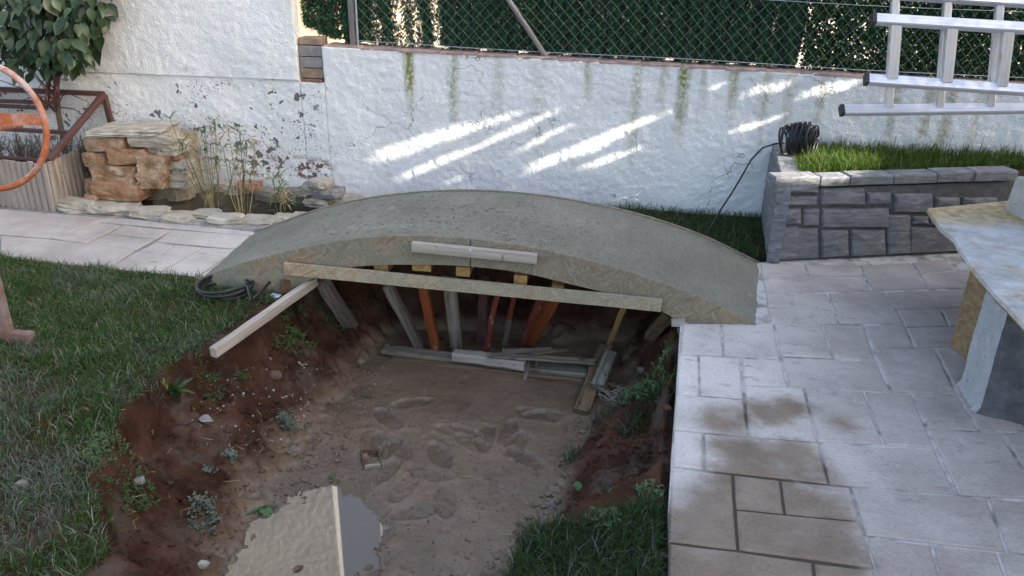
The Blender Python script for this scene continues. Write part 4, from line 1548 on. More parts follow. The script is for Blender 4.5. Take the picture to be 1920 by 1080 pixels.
flat = lambda x: low_top(np.asarray(x)) + .03 + 0.02 * vn(np.asarray(x) * 25, np.asarray(x) * 0 + 3)
gapf = lambda x, z: np.clip(1 - .93 * np.exp(-((x + 1.28) / .13) ** 2) - .90 * np.exp(-((x + 1.08) / .035) ** 2) - .3 * np.exp(-((x + .88) / .03) ** 2) - .55 * np.exp(-((x + 1.5) / .05) ** 2) - .15 * np.exp(-((x + .55) / .05) ** 2)
                            + .5 * vn(x * 14, z * 10, 2) * (x < -.9), .06, 1)
pine_panel(-1.925, -1.66, lambda x: 1.03 + 1.1 * np.abs(np.asarray(x) + 1.80) ** 1.3 * (np.asarray(x) < -1.80) + .22 * (np.asarray(x) + 1.80) * (np.asarray(x) > -1.80) * -1, 60000,
           'ragged end of green artificial hedge hanging left of the fence post', 1)
pine_panel(-1.66, .18, flat, 110000, 'see-through left length of green needle artificial hedge behind the fence', 2, gapf)
pine_panel(.17, 1.19, flat, 120000, 'densest dark green length of needle artificial hedge behind the fence', 3, lambda x, z: np.clip(1.15 - .3 * np.exp(-((x - .2) / .02) ** 2), 0, 1))
# right length: small ivy-like leaves on a net
ivy = empty('artificial_hedge', (2.2, FY + .06, .95), 'right length of artificial hedge made of small ivy leaves behind the ladder', 'hedge', 'artificial hedge rolls behind the fence')
n = 90000
x = 1.20 + RNG.random(n) * 2.1
z = low_top(x) + .02 + RNG.random(n) * (HT - .95)
y = FY + .04 + RNG.random(n) * .07
keep = RNG.random(n) < np.clip(.95 + 1.4 * vn(x * 24, z * 24, 7), .10, 1)
x, y, z = x[keep], y[keep], z[keep]
n = len(x)
D = RNG.normal(0, 1, (n, 3)) * [.8, .45, .8] + [0, -.2, -.5]
D /= np.linalg.norm(D, axis=1, keepdims=True)
base = np.array([[.014, .042, .014], [.026, .066, .022], [.05, .10, .034], [.08, .13, .045]])
needles('ivy_leaves', np.stack([x, y, z], 1), D, RNG.uniform(.018, .032, n), RNG.uniform(.012, .020, n), base[RNG.choice(4, n, p=[.35, .35, .2, .1])] * RNG.uniform(.7, 1.3, (n, 1)), ivy)


# ------------------------------------------------------------------ beyond the fence
nh = empty('cream_shed', (-5.5, 7.0, 0), 'low cream rendered outbuilding beyond the fence, glimpsed past the ragged hedge end', 'building')
MB().prism([(-12, 7.0), (-2.30, 7.0), (-2.30, 9), (-12, 9)], 0, 2.1).build('wall', 'cream_plaster', nh)
MB().prism([(-12.2, 6.85), (-2.2, 6.85), (-2.2, 9.1), (-12.2, 9.1)], 2.103, 2.2).build('roof_slab', 'cream_bright', nh)
MB().prism([(-2.6, 7.6), (9, 7.6), (9, 7.8), (-2.6, 7.8)], -.05, 1.9).build('neighbour_wall', 'cream_bright', label='sunlit cream boundary wall glimpsed through gaps in the hedge', cat='wall')

# ------------------------------------------------------------------ unseen hedge added on the right to block the sun; gaps shaped for the streaks
HX = 5.2
holes = []  # openings traced back along the sun from the wanted light patches
WP = [
    [(690, 296), (700, 286), (800, 248), (960, 212), (978, 214), (860, 256), (730, 302)],
    [(728, 337), (744, 328), (900, 268), (1040, 203), (1058, 203), (930, 268), (760, 335)],
    [(965, 280), (1000, 262), (1065, 231), (1072, 238), (985, 281)],
    [(1075, 236), (1130, 210), (1134, 214), (1080, 239)],
    [(965, 325), (990, 310), (1150, 242), (1250, 206), (1254, 212), (1120, 281), (1000, 321)],
    [(1068, 320), (1110, 300), (1200, 276), (1200, 283), (1110, 316)],
    [(832, 343), (875, 327), (878, 331), (840, 344)],
    [(1358, 250), (1400, 230), (1465, 214), (1468, 220), (1400, 246)],
    [(1378, 178), (1420, 158), (1500, 145), (1506, 149), (1460, 170), (1400, 178)],
    [(1482, 181), (1530, 158), (1600, 145), (1622, 147), (1580, 172), (1530, 183)],
    [(1320, 168), (1365, 151), (1370, 155), (1330, 170)],
]


def to_hedge(p):
    t = (HX - p[0]) / SUN[0]
    r = np.array(p) + SUN * t
    return (r[1], r[2])


for P in WP:
    holes.append(np.array([to_hedge(W(a, b, WALL_Y)) for a, b in P]))
holes.append(np.array([to_hedge(G(a, b, PLT + .05)) for a, b in [(1462, 300), (1482, 278), (1560, 268), (1650, 280), (1690, 302), (1630, 326), (1500, 326), (1460, 313)]]))


def hole_dist(y, z):
    d = np.full(np.shape(y), 9.0)
    for P in holes:
        d = np.minimum(d, poly_dist(y, z, P))
    return d


def hedge_top(y): return np.interp(y, [-3.0, 2.15, 2.6, 3.05, 4.5], [5.95, 5.75, 5.5, 4.77, 4.45]) + .05 * vn(y * 9, y * 0 + 2.0, 4)  # top edge shaped so sun clears it onto the upper house wall


sun_block = empty('shade_hedge', (HX, 1.6, 0), 'tall dark evergreen hedge beyond the right side of the terrace', 'hedge')
st = 0.022
yy, zz = np.meshgrid(np.arange(-3.0, 4.46, st), np.arange(0, 6.0, st), indexing='ij')
yy, zz = yy.ravel() + st / 2, zz.ravel() + st / 2
keep = (hole_dist(yy, zz) > -.005) & (zz < hedge_top(yy))
yy, zz = yy[keep], zz[keep]
n = len(yy)
h = st * .56
V = np.concatenate([np.stack([np.full(n, HX), yy + a * h, zz + b * h], 1) for a, b in ((-1, -1), (1, -1), (1, 1), (-1, 1))])
i = np.arange(n)
me = np_mesh('blocker_core', V, np.stack([i, i + n, i + 2 * n, i + 3 * n], 1))  # opaque sheet added inside the hedge to stop stray sun
link('blocker_core', me, 'bark', (0, 0, 0), sun_block, kind='stuff')
n = 52000
P = np.stack([HX + RNG.uniform(-.16, .16, n), RNG.uniform(-3.0, 4.45, n), RNG.uniform(0, 6.0, n)], 1)
t = (HX - P[:, 0]) / SUN[0]
keep = hole_dist(P[:, 1] + SUN[1] * t, P[:, 2] + SUN[2] * t) > .024
keep &= P[:, 2] + SUN[2] * t < hedge_top(P[:, 1] + SUN[1] * t) + .01
P = P[keep]
n = len(P)
D = RNG.normal(0, 1, (n, 3)) * .5 + np.array([0, 0, .8])
D /= np.linalg.norm(D, axis=1, keepdims=True)
cg = np.array([[.015, .04, .012], [.03, .06, .02], [.045, .08, .03]])[RNG.choice(3, n)] * RNG.uniform(.7, 1.3, (n, 1))
needles('foliage', P - D * .025, D, RNG.uniform(.04, .06, n), RNG.uniform(.03, .045, n), cg, sun_block)

# ------------------------------------------------------------------ pond
pond = empty('garden_pond', (-2.3, 4.62, 0), 'small sunken garden pond with a rough stone rim beside the path', 'pond')
n = len(POND)
vs = [(p[0], p[1], .02) for p in POND] + [(-2.3 + (p[0] + 2.3) * .96, 4.62 + (p[1] - 4.62) * .93, -.30) for p in POND]
MB().add(vs, [(k, (k + 1) % n, n + (k + 1) % n, n + k) for k in range(n)] + [tuple(range(n, 2 * n))]).build('basin', 'pond_liner', pond)
MB().add([(p[0], p[1], -.135) for p in POND], [tuple(range(n))]).build('water', 'pond_water', pond)


def px_stone(parent, quad, off, sc, Y=None, z=0.0, depth=.12, mat='rock_pale', seed=0, ztop=None, nm='stone', box=.62, rough=.10, rz=None):
    """stone whose visible outline in the photo is the box quad = (x0, y0, x1, y1) of an enlarged view; it stands at depth Y"""
    x0, y0, x1, y1 = quad
    a, b = (off[0] + x0 / sc, off[1] + y0 / sc), (off[0] + x1 / sc, off[1] + y1 / sc)
    c = ((a[0] + b[0]) / 2, (a[1] + b[1]) / 2)
    if Y is None:
        Y = G(c[0], b[1], z)[1] + depth / 2
    p = W(*c, Y)
    k = np.linalg.norm(ray(*c)) * 0 + (W(c[0] + 1, c[1], Y)[0] - W(c[0], c[1], Y)[0])
    wd = (b[0] - a[0]) * k
    vis = (b[1] - a[1]) * k
    ht = max(.035, (vis - depth * .33) / .95) if ztop is None else ztop
    rr = random.Random(seed)
    return rock(nm, p, (wd * .99, depth, ht), mat, parent, rz=rr.uniform(-.12, .12) if rz is None else rz, tilt=rr.uniform(-.04, .04), seed=seed, rough=rough, box=box)


Z6 = ((0, 360), 3.692)
for k, q in enumerate([(390, 66, 700, 150), (590, 75, 760, 160), (690, 66, 935, 170), (880, 125, 1140, 195), (1090, 158, 1320, 230), (1305, 152, 1500, 210), (1425, 178, 1650, 255), (1640, 188, 1875, 255), (1868, 188, 2000, 245), (1985, 175, 2180, 235)]):
    xa, xb, yb_ = q[0] / 3.692, q[2] / 3.692, 360 + q[3] / 3.692
    pa, pb = G(xa, yb_ - 3), G(xb, yb_ - 3)
    c_ = (pa + pb) / 2 + np.array([0, .07, .018])
    rock('rim_stone', c_, (np.linalg.norm(pb - pa) * random.Random(k).uniform(.92, 1.05), random.Random(k + 5).uniform(.11, .17), random.Random(k + 9).uniform(.045, .065)), 'rock_rim', pond, rz=math.atan2((pb - pa)[1], (pb - pa)[0]) * .6, seed=k + 20, rough=.16, box=.62, n=5)
Z1 = ((0, 0), 2.4545)
for k, (q, mt) in enumerate([((610, 855, 720, 945), 'rock_pale'), ((700, 850, 870, 900), 'rock_grey'), ((870, 850, 1010, 905), 'rock_grey'), ((1000, 830, 1110, 900), 'rock_pale'), ((1095, 830, 1200, 890), 'rock_gold'),
                             ((1180, 870, 1320, 925), 'rock_grey'), ((1300, 850, 1410, 940), 'rock_grey'), ((270, 905, 440, 960), 'rock_pale'), ((440, 885, 640, 940), 'rock_pale')]):
    px_stone(pond, q, *Z1, Y=(4.99 if k < 7 else None), z=.02, depth=(.10 if k < 7 else .13), mat=mt, seed=k + 50, nm='rim_stone', box=.7, ztop=(.075 if k < 7 else None))
MB().prism([(-2.46, 4.315), (-2.05, 4.28), (-1.9, 4.30), (-1.9, 4.40), (-2.46, 4.42), (-2.95, 4.52), (-3.35, 4.56), (-3.38, 4.48), (-2.92, 4.44)], -.05, .012).build('mortar_bed', 'mortar_pale', pond)
# loose stones stacked at the right end
for k, q in enumerate([(1390, 830, 1455, 900), (1445, 820, 1525, 868), (1435, 858, 1562, 908), (1410, 905, 1525, 940), (1530, 870, 1580, 905)]):
    zz = px_stone(None, q, *Z1, Y=4.80, depth=.15, mat='rock_grey' if k % 2 == 0 else 'rock_pale', seed=k + 70, nm='loose_stone', box=.65, ztop=.055)
    tag(zz, ['upright flat grey stone leaning in the little heap at the right end of the pond', 'topmost tan stone of the little heap at the right end of the pond', 'broad middle stone of the little heap at the right end of the pond',
             'lowest stone of the little heap at the right end of the pond, over the water', 'small flat stone at the far right of the pond heap'][k], 'stone', 'stones heaped at the end of the pond')
pv = [G(*p, .012)[:2] for p in ((612, 372), (640, 362), (690, 366), (700, 382), (640, 392), (606, 392))]
MB().prism(pv, -.02, .02, .008, .006).build('flagstone', 'rock_pale', label='pale flagstone lying behind the bridge at the pond end', cat='stone')

# stacked stone pillar of the waterfall
pil = empty('stone_pillar', (-2.86, 4.80, 0), 'stacked golden stone pillar with a flat capstone at the left of the pond', 'pillar')
Z8 = ((0, 80), 3.178)
PS = [((598, 480, 1000, 545), .34, 'rock_pale', 4.76), ((555, 545, 802, 635), .2, 'rock_gold', 4.70), ((800, 522, 1058, 608), .2, 'rock_pale', 4.72), ((915, 588, 1097, 655), .22, 'rock_pale', 4.76), ((548, 635, 688, 725), .2, 'rock_gold', 4.69),
      ((688, 612, 908, 708), .2, 'rock_gold', 4.69), ((860, 655, 1022, 762), .2, 'rock_gold', 4.68), ((588, 708, 858, 808), .2, 'rock_gold', 4.67), ((863, 755, 1027, 852), .2, 'rock_gold', 4.66), ((598, 803, 888, 918), .22, 'rock_gold', 4.64),
      ((548, 790, 612, 890), .16, 'rock_gold', 4.72), ((1038, 698, 1135, 742), .16, 'rock_pale', 4.74), ((1062, 738, 1142, 772), .16, 'rock_pale', 4.73), ((1033, 768, 1132, 812), .16, 'rock_pale', 4.71), ((1048, 812, 1150, 852), .16, 'rock_pale', 4.70),
      ((1010, 650, 1090, 700), .16, 'rock_gold', 4.78), ((530, 888, 612, 942), .12, 'rock_gold', 4.58)]
for k, (q, dp, mt, Y) in enumerate(PS):
    px_stone(pil, q, *Z8, Y=Y, depth=dp, mat=mt, seed=k + 200, nm='stone', box=.86, rough=.085, ztop=(q[3] - q[1]) / 3.178 * .00318 * (1.0 if k else .5), rz=random.Random(k).uniform(-.18, .18) if k else .1)
MB().prism([(-3.06, 4.74), (-2.72, 4.74), (-2.66, 4.80), (-2.66, 5.0), (-3.06, 5.0)], 0, .42).build('mortar_core', 'mortar_tan', pil)

# ------------------------------------------------------------------ pond plants
def pot(name, c, r, h, mat, label):
    m = MB()
    n = 18
    prof = [(.72, 0), (1.0, h), (1.06, h), (1.06, h + .012), (.93, h + .012), (.90, h - .02)]
    vs = [(c[0] + r * a * math.cos(2 * math.pi * k / n), c[1] + r * a * math.sin(2 * math.pi * k / n), c[2] + z) for a, z in prof for k in range(n)]
    fs = [(i * n + k, i * n + (k + 1) % n, (i + 1) * n + (k + 1) % n, (i + 1) * n + k) for i in range(len(prof) - 1) for k in range(n)]
    fs.append(tuple(range(n - 1, -1, -1)))
    fs.append(tuple((len(prof) - 1) * n + k for k in range(n)))
    e = empty(name, c, label, 'pot')
    m.add(vs, fs).build('pot_body', mat, e)
    MB().tube([(c[0], c[1], c[2] + h - .03), (c[0], c[1], c[2] + h - .012)], r * .88, 14).build('compost', 'planter_soil', e)
    return e


def sedge(c, n, hgt, spread, seed, label, dry=.5):
    rr = random.Random(seed)
    e = empty('umbrella_sedge', c, label, 'plant', 'sedges in the pond')
    for part, mt in (('stems', 'stem_green'), ('dry_stems', 'stem_dry')):
        m, lf = MB(), MB()
        for k in range(int(n * (dry if mt == 'stem_dry' else 1 - dry))):
            a = rr.uniform(0, 6.28)
            h = hgt * rr.uniform(.5, 1.08)
            r0, r1 = rr.uniform(0, .035), rr.uniform(.2, 1) * spread
            b = Vector((c[0] + r0 * math.cos(a), c[1] + r0 * math.sin(a), c[2]))
            t = Vector((c[0] + r1 * math.cos(a), c[1] + r1 * math.sin(a) * .6, c[2] + h))
            md = (b + t) / 2 + Vector((rr.uniform(-.02, .02), rr.uniform(-.02, .02), .03 * h))
            m.tube([b, md, t], [.0028, .0024, .0018], 4)
            for q in range(rr.randint(8, 13)):
                aa = rr.uniform(0, 6.28)
                L = rr.uniform(.06, .13)
                d = Vector((math.cos(aa), math.sin(aa), rr.uniform(-.35, .55)))
                s = Vector((-math.sin(aa), math.cos(aa), 0)) * .0046
                p1 = t + d * L * .5 + Vector((0, 0, .008))
                p2 = t + d * L + Vector((0, 0, -L * .12))
                lf.add([t - s * .4, t + s * .4, p1 + s, p1 - s, p2], [(0, 1, 2, 3), (3, 2, 4)])
        m.build(part, mt, e)
        lf.build('leaves' if mt == 'stem_green' else 'dry_leaves', mt if mt == 'stem_dry' else 'leaf_weed', e)
    # arching grassy blades round the base
    m = MB()
    for k in range(int(n * .3)):
        a = rr.uniform(0, 6.28)
        L = hgt * rr.uniform(.25, .6)
        d = Vector((math.cos(a), math.sin(a) * .7, 0))
        s = Vector((-math.sin(a), math.cos(a), 0)) * .003
        b = Vector(c) + d * .02
        p1 = b + d * L * .25 + Vector((0, 0, L * .7))
        p2 = b + d * L * .7 + Vector((0, 0, L * rr.uniform(.3, 1.0)))
        m.add([b - s, b + s, p1 + s, p1 - s, p2], [(0, 1, 2, 3), (3, 2, 4)])
    m.build('base_leaves', 'stem_dry', e)


c1 = W(402, 398, 4.60); c2 = W(455, 400, 4.50); c3 = W(548, 402, 4.50); c4 = W(525, 392, 4.62)
for c in (c1, c2, c3): c[2] = -.085
pot('plant_pot', c1, .062, .085, 'pot_purple', 'purple plastic pot standing in the pond water')
pot('plant_pot', c2, .055, .095, 'pot_red', 'red printed pot in the pond just behind the rim')
pot('plant_pot', c3, .05, .085, 'pot_red', 'red pot in the pond beside the bridge')
sedge((c1[0], c1[1], -.06), 20, .60, .22, 1, 'tall half-dry umbrella sedge growing from the purple pot', .4)
sedge((c2[0], c2[1], -.05), 13, .56, .16, 2, 'tall half-dry umbrella sedge growing from the red pot behind the rim', .35)
sedge((c4[0], c4[1], -.10), 10, .34, .09, 3, 'small thin sedge standing near the bridge end of the pond', .4)

# ------------------------------------------------------------------ log edged bed, cold frame, herbs
bedo = empty('log_edging', (-3.5, 4.55, 0), 'raised bed edge of upright half-round logs left of the pond', 'edging')
Z8x = [0, 22, 62, 104, 143, 172, 208, 248, 300]
rr = random.Random(6)
corner = G(106, 394)
cor = np.array([corner[0], corner[1]])
lf0 = G(0, 384)
dl = (np.array([lf0[0], lf0[1]]) - cor)
dl /= np.linalg.norm(dl)
sd_end = G(186, 352)
ds = np.array([sd_end[0], sd_end[1]]) - cor
LS = np.linalg.norm(ds)
ds /= LS


def half_log(p, d, wd, h, seed, out=(0, -1)):
    """half-round post: flat back, round front, slightly uneven top"""
    rr = random.Random(seed)
    nrm = np.array([-d[1], d[0]])
    if nrm[0] * out[0] + nrm[1] * out[1] < 0: nrm = -nrm
    prof = [(-wd / 2, 0)] + [(-wd / 2 * math.cos(t), wd * .33 * math.sin(t)) for t in np.linspace(.12, math.pi - .12, 7)] + [(wd / 2, 0)]
    pl = [p + d * a + nrm * b for a, b in prof]
    m = MB().prism(pl, -.03, h + rr.uniform(-.006, .006), .003, .003)
    o = m.build('log', 'wood_edging', bedo)
    # grain runs with the height
    o.data.transform(Matrix.Rotation(math.pi / 2, 4, 'Y'))
    o.rotation_euler = (0, -math.pi / 2, 0)
    return o


u = .0
k = 0
while u < 2.0:
    wd = rr.uniform(.040, .046)
    half_log(cor + dl * (u + wd / 2), dl, wd, .30 - .0 * u, k)
    u += wd + .002
    k += 1
u = .004
while u < LS:
    wd = rr.uniform(.045, .052)
    half_log(cor + ds * (u + wd / 2), ds, wd, .31, k, (1, -.3))
    u += wd + .002
    k += 1
bp = [cor + ds * LS + np.array([-.03, 0]), np.array([cor[0] + ds[0] * LS - .03, WALL_Y - .02]), np.array([-6, WALL_Y - .02]), cor + dl * 2.0 + np.array([0, .02]), cor + np.array([-.04, .03])]
MB().prism(bp, -.02, .16).build('bed_soil', 'planter_soil', bedo)

frame = empty('cold_frame', (-3.55, 4.8, .16), 'dark red timber plant frame covered with wire netting in the log edged bed', 'frame')
FB = 5.02


def fbar(a, b, wd=.03, mat='paint_darkred'):
    beam('bar', a, b, wd, wd, mat, frame, seg=4, wob=.001)


A1 = W(195, 176, FB); A0 = W(-170, 160, FB)
Bf = np.array([*(cor + dl * .01 + np.array([0, .035])), .305])
Bl = np.array([*(cor + dl * 1.3 + np.array([0, .035])), .305])
fbar(A0, A1)
fbar(Bf, A1, .034)
fbar(A1 + np.array([.0, 0, -.01]), np.array([A1[0] + .035, FB, .16]), .034)
midr = Bf * .60 + A1 * .40
ml = Bl * .60 + A0 * .40
fbar(ml, midr, .026)
fbar(Bl, A0, .034)
fbar(Bl, Bf, .02)
m = MB()


def net(a, b, c, d, n1, n2):
    """wire netting on the patch a-b (bottom) to d-c (top)"""
    for k in range(n1 + 1):
        for sgn in (1, -1):
            pts = []
            for j in range(n2 + 1):
                u_ = k / n1 + sgn * (j % 2) * .5 / n1
                u_ = min(1, max(0, u_))
                v_ = j / n2
                lo_, hi_ = a * (1 - u_) + b * u_, d * (1 - u_) + c * u_
                pts.append(lo_ * (1 - v_) + hi_ * v_)
            m.tube(pts, .0007, 3, False)


net(Bl, Bf, A1, A0, 46, 26)
rw = np.array([A1[0] + .035, FB, .17])
net(Bf + np.array([.0, 0, -.06]), rw, A1, A1 * .98 + Bf * .02, 16, 14)
m.build('wire_netting', 'rust_wire', frame, kind='stuff')
# small empty frame hung below the shrub
hf = empty('hanging_frame', W(95, 150, 4.93), 'small dark red wooden frame hanging below the shrub', 'frame')
for a, b in (((92, 140), (86, 203)), ((110, 140), (101, 196)), ((-60, 196), (88, 203)), ((-60, 186), (101, 194)), ((-60, 170), (0, 178))):
    o = beam('bar', W(*a, 4.93), W(*b, 4.93), .026, .022, 'paint_darkred' if a[0] < 0 else 'paint_red', hf, seg=3)


def herb(c, n, h, spread, seed, label, nm='herb_bush', leafy=.022, matl='leaf_weed'):
    rr = random.Random(seed)
    e = empty(nm, c, label, 'plant')
    st_, lf = MB(), MB()
    for k in range(n):
        a = rr.uniform(0, 6.28)
        r = rr.uniform(0, spread)
        b = Vector((c[0] + r * .5 * math.cos(a), c[1] + r * .4 * math.sin(a), c[2]))
        t = b + Vector((r * .6 * math.cos(a), r * .4 * math.sin(a), h * rr.uniform(.5, 1.0)))
        md = (b + t) / 2 + Vector((rr.uniform(-.02, .02), rr.uniform(-.02, .02), 0))
        st_.tube([b, md, t], [.003, .002, .0012], 3)
        for q in range(26):
            f = rr.uniform(.15, 1.0)
            p = b.lerp(md, f * 2) if f < .5 else md.lerp(t, f * 2 - 1)
            aa = rr.uniform(0, 6.28)
            d = Vector((math.cos(aa), math.sin(aa), rr.uniform(.2, .9))).normalized() * leafy * rr.uniform(.6, 1.2)
            s = Vector((-math.sin(aa), math.cos(aa), 0)) * .0022
            lf.add([p, p + d * .5 + s, p + d, p + d * .5 - s], [(0, 1, 2, 3)])
    st_.build('stems', 'bark', e)
    lf.build('needles', matl, e)


mk_leafmat('leaf_herb', (0.016, 0.034, 0.018), (0.04, 0.07, 0.035), 0.55)
for k, (x, y, h, lb) in enumerate([(-3.30, 4.82, .30, 'dark rosemary bush behind the sloping bar of the cold frame'), (-3.52, 4.78, .26, 'dark rosemary bush filling the middle of the cold frame'), (-3.80, 4.80, .25, 'dark rosemary bush at the left of the cold frame'),
                                   (-4.1, 4.8, .25, 'dark rosemary bush at the far left end of the cold frame')]):
    herb((x, y, .15), 70, h, .22, k + 3, lb, 'rosemary_bush', .024, 'leaf_herb')

# ------------------------------------------------------------------ broad-leaved shrub on the house wall
def leaf_mesh(name, L=.1, Wd=.06, curl=.25, mat='leaf_shrub'):
    vs, fs = [], []
    prof = [0, .62, .95, 1.0, .78, .42, 0]
    n = len(prof)
    for i, p in enumerate(prof):
        t = i / (n - 1)
        z = -curl * L * t * t
        vs += [(-p * Wd / 2, t * L, z + .16 * p * Wd), (0, t * L, z), (p * Wd / 2, t * L, z + .16 * p * Wd)]
    for i in range(n - 1):
        k = i * 3
        fs += [(k, k + 1, k + 4, k + 3), (k + 1, k + 2, k + 5, k + 4)]
    me = bpy.data.meshes.new(name)
    me.from_pydata(vs, [], fs)
    me.update()
    me.materials.append(MAT[mat])
    me.shade_smooth()
    return me


shrub = empty('broadleaf_shrub', (-3.55, 4.93, 0), 'broad-leaved dark green shrub growing up the white house wall at the left', 'shrub')
rr = random.Random(12)
m = MB()
m.tube([(-3.62, 5.0, .1), (-3.60, 4.98, .5), (-3.52, 4.95, .85), (-3.45, 4.9, 1.2)], [.02, .018, .014, .008], 7)
for k in range(26):
    t = rr.uniform(.5, 1.2)
    a = Vector((-3.6 + (t - .5) * .2, 4.95, t))
    b = a + Vector((rr.uniform(-.5, .42), rr.uniform(-.28, .02), rr.uniform(-.1, .4)))
    m.tube([a, (a + b) / 2 + Vector((0, 0, .03)), b], [.006, .004, .002], 4)
m.build('trunk', 'bark', shrub)
lm = [leaf_mesh('shrub_leaf', .092, .058, c) for c in (.15, .3, .5)]
cnt = 0
edge = [W(a, b, 4.78) for a, b in ((-60, -60), (165, -40), (188, 20), (178, 60), (186, 95), (165, 120), (140, 130), (120, 152), (95, 140), (60, 150), (30, 128), (-60, 120))]
EP = np.array([(p[0], p[2]) for p in edge])
while cnt < 290:
    x, z, y = rr.uniform(-3.72, -2.95), rr.uniform(.6, 1.34), rr.uniform(4.62, 4.98)
    sdist = float(poly_dist(np.array([x]), np.array([z]), EP)[0])
    if sdist > -.035: continue
    o = bpy.data.objects.new('leaf', lm[cnt % 3])
    COL.objects.link(o)
    o.parent = shrub
    o.location = Vector((x, y, z)) - Vector(shrub.location)
    out = math.atan2(-(4.95 - y) - .25, (x + 3.55) * .6)
    o.rotation_euler = (rr.uniform(-.9, .15) - .35, rr.uniform(-.5, .5), out - math.pi / 2 + rr.uniform(-.9, .9))
    o.scale = [rr.uniform(.75, 1.25)] * 3
    cnt += 1

V0 = np.array([v.co[:] for v in lm[1].vertices])
F0 = np.array([p.vertices[:] for p in lm[1].polygons])
VS, QS = [], []
while len(VS) < 420:
    x, z, y = rr.uniform(-4.1, -2.95), rr.uniform(.6, 1.6), rr.uniform(4.78, 5.02)
    if float(poly_dist(np.array([x]), np.array([z]), EP)[0]) > -.05 and z < 1.3: continue
    R = np.array((Matrix.Rotation(rr.uniform(2.4, 3.9), 3, 'Z') @ Matrix.Rotation(rr.uniform(-1.3, -.1), 3, 'X') @ Matrix.Rotation(rr.uniform(-.6, .6), 3, 'Y')))
    QS.append(F0 + len(VS) * len(V0))
    VS.append((V0 * rr.uniform(.7, 1.2)) @ R.T + np.array([x, y, z]))
link('inner_leaves', np_mesh('inner_leaves', np.concatenate(VS), np.concatenate(QS)), 'leaf_shrub', (0, 0, 0), shrub, kind='stuff')

# ------------------------------------------------------------------ concrete mixer at the left edge
mx = empty('concrete_mixer', (-2.75, 2.80, 0), 'orange concrete mixer with a dusty tilting hand wheel at the left edge', 'mixer')
wc = np.array([-2.385, 2.85, .902])
m = MB()
tn = np.array([.10, -1.0, .12]); tn /= np.linalg.norm(tn)
ex = np.cross(tn, [0, 0, 1.0]); ex /= np.linalg.norm(ex)
ez = np.cross(ex, tn)
m.tube([wc + (ex * math.cos(t) + ez * math.sin(t)) * .245 for t in np.linspace(0, 2 * math.pi, 49)], .0122, 10, False)
ring = m.build('hand_wheel', 'mixer', mx, smooth=True)
m = MB()
m.prism([(-.242, -.006), (.242, -.006), (.242, .002), (-.242, .002)], -.022, .022)
m.v = [tuple(wc + ex * a + tn * -b + ez * (c + .03)) for a, b, c in m.v]
m.build('spoke', 'mixer', ring)
MB().tube([wc + ex * -.05, wc + ex * -.05 - tn * .15], .02, 10).build('hub', 'mixer', ring)
leg = W(6, 575, 2.78)
m = MB().box((-2.452, 2.78, .36), (.045, .04, .72))
m.build('leg', 'mixer_dusty', mx)
MB().box((-2.385, 2.772, .0255), (.108, .04, .045)).build('foot', 'mixer_dusty', mx)
MB().box((-3.15, 2.9, .36), (.055, .045, .72)).build('leg', 'mixer_dusty', mx)
MB().box((-2.80, 2.84, .70), (.75, .05, .05)).build('crossbar', 'mixer', mx)
m = MB()
prof = [(.05, -.30), (.20, -.29), (.30, -.15), (.31, .05), (.22, .26), (.17, .32), (.16, .32), (.20, .25), (.29, .04), (.28, -.14)]
n = 28
vs = [(-2.98 + r * math.cos(2 * math.pi * k / n), 2.55 + r * math.sin(2 * math.pi * k / n) * .9 - z * .5, .92 + z * .9 + .3 * r * math.sin(2 * math.pi * k / n)) for r, z in prof for k in range(n)]
fs = [(i * n + k, i * n + (k + 1) % n, (i + 1) * n + (k + 1) % n, (i + 1) * n + k) for i in range(len(prof) - 1) for k in range(n)]
m.add(vs, fs).build('drum', 'mixer', mx, smooth=True)

# ------------------------------------------------------------------ counter on the right
ct = empty('stone_counter', (1.85, 3.2, 0), 'half-built counter: dusty chipboard top on a rough grey rendered pier', 'counter')
cz = CZ = .462
edge = [G(a, b, cz) for a, b in ((1740, 391), (1752, 404), (1768, 426), (1785, 447), (1797, 466), (1812, 482), (1830, 504), (1851, 526), (1872, 550), (1895, 577), (1920, 606))]
rr = random.Random(8)
pl = [(p[0] + rr.uniform(-.012, .012) * (0 < i < 10), p[1] + rr.uniform(-.005, .005)) for i, p in enumerate(edge)] + [(1.52, 2.45), (2.8, 2.45), (2.9, 4.25), (G(1890, 376, cz)[0], G(1890, 376, cz)[1])]
MB().prism(pl, cz - .020, cz, .003, .002).build('board_top', 'counter', ct)
MB().prism([(p[0] + .012, p[1]) for p in pl[:11]] + [(1.54, 2.47), (2.78, 2.47), (2.88, 4.22), (2.03, 4.12)], cz - .036, cz - .0205).build('board_underlay', 'osb_counter', ct)
# rendered pier under the near end
m = MB()
pv = [(1.487, 2.775), (1.90, 2.62), (2.02, 2.92), (1.497, 2.985)]
nu, nz = 16, 16
ring = []
P = [Vector(p) for p in pv]
for i in range(4):
    a, b = P[i], P[(i + 1) % 4]
    for k in range(nu):
        ring.append(a.lerp(b, k / nu))
cen = sum(P, Vector((0, 0))) / 4
N_ = len(ring)
vs, fs = [], []
for j in range(nz + 1):
    z = (cz - .037) * j / nz
    for k, p in enumerate(ring):
        d = (p - cen).normalized()
        cfac = .3 if k % nu == 0 else 1
        o = .013 * float(fbm(k * .05 + (k // nu) * 3.3, z, 11, 3, 3)) * cfac + .004 * float(vn(k * 1.3, z * 60, 2)) * cfac
        if j == 0: o += .012
        vs.append((p.x + d.x * o, p.y + d.y * o, z - .002))
for j in range(nz):
    for k in range(N_):
        fs.append((j * N_ + k, j * N_ + (k + 1) % N_, (j + 1) * N_ + (k + 1) % N_, (j + 1) * N_ + k))
fs.append(tuple(nz * N_ + k for k in range(N_)))
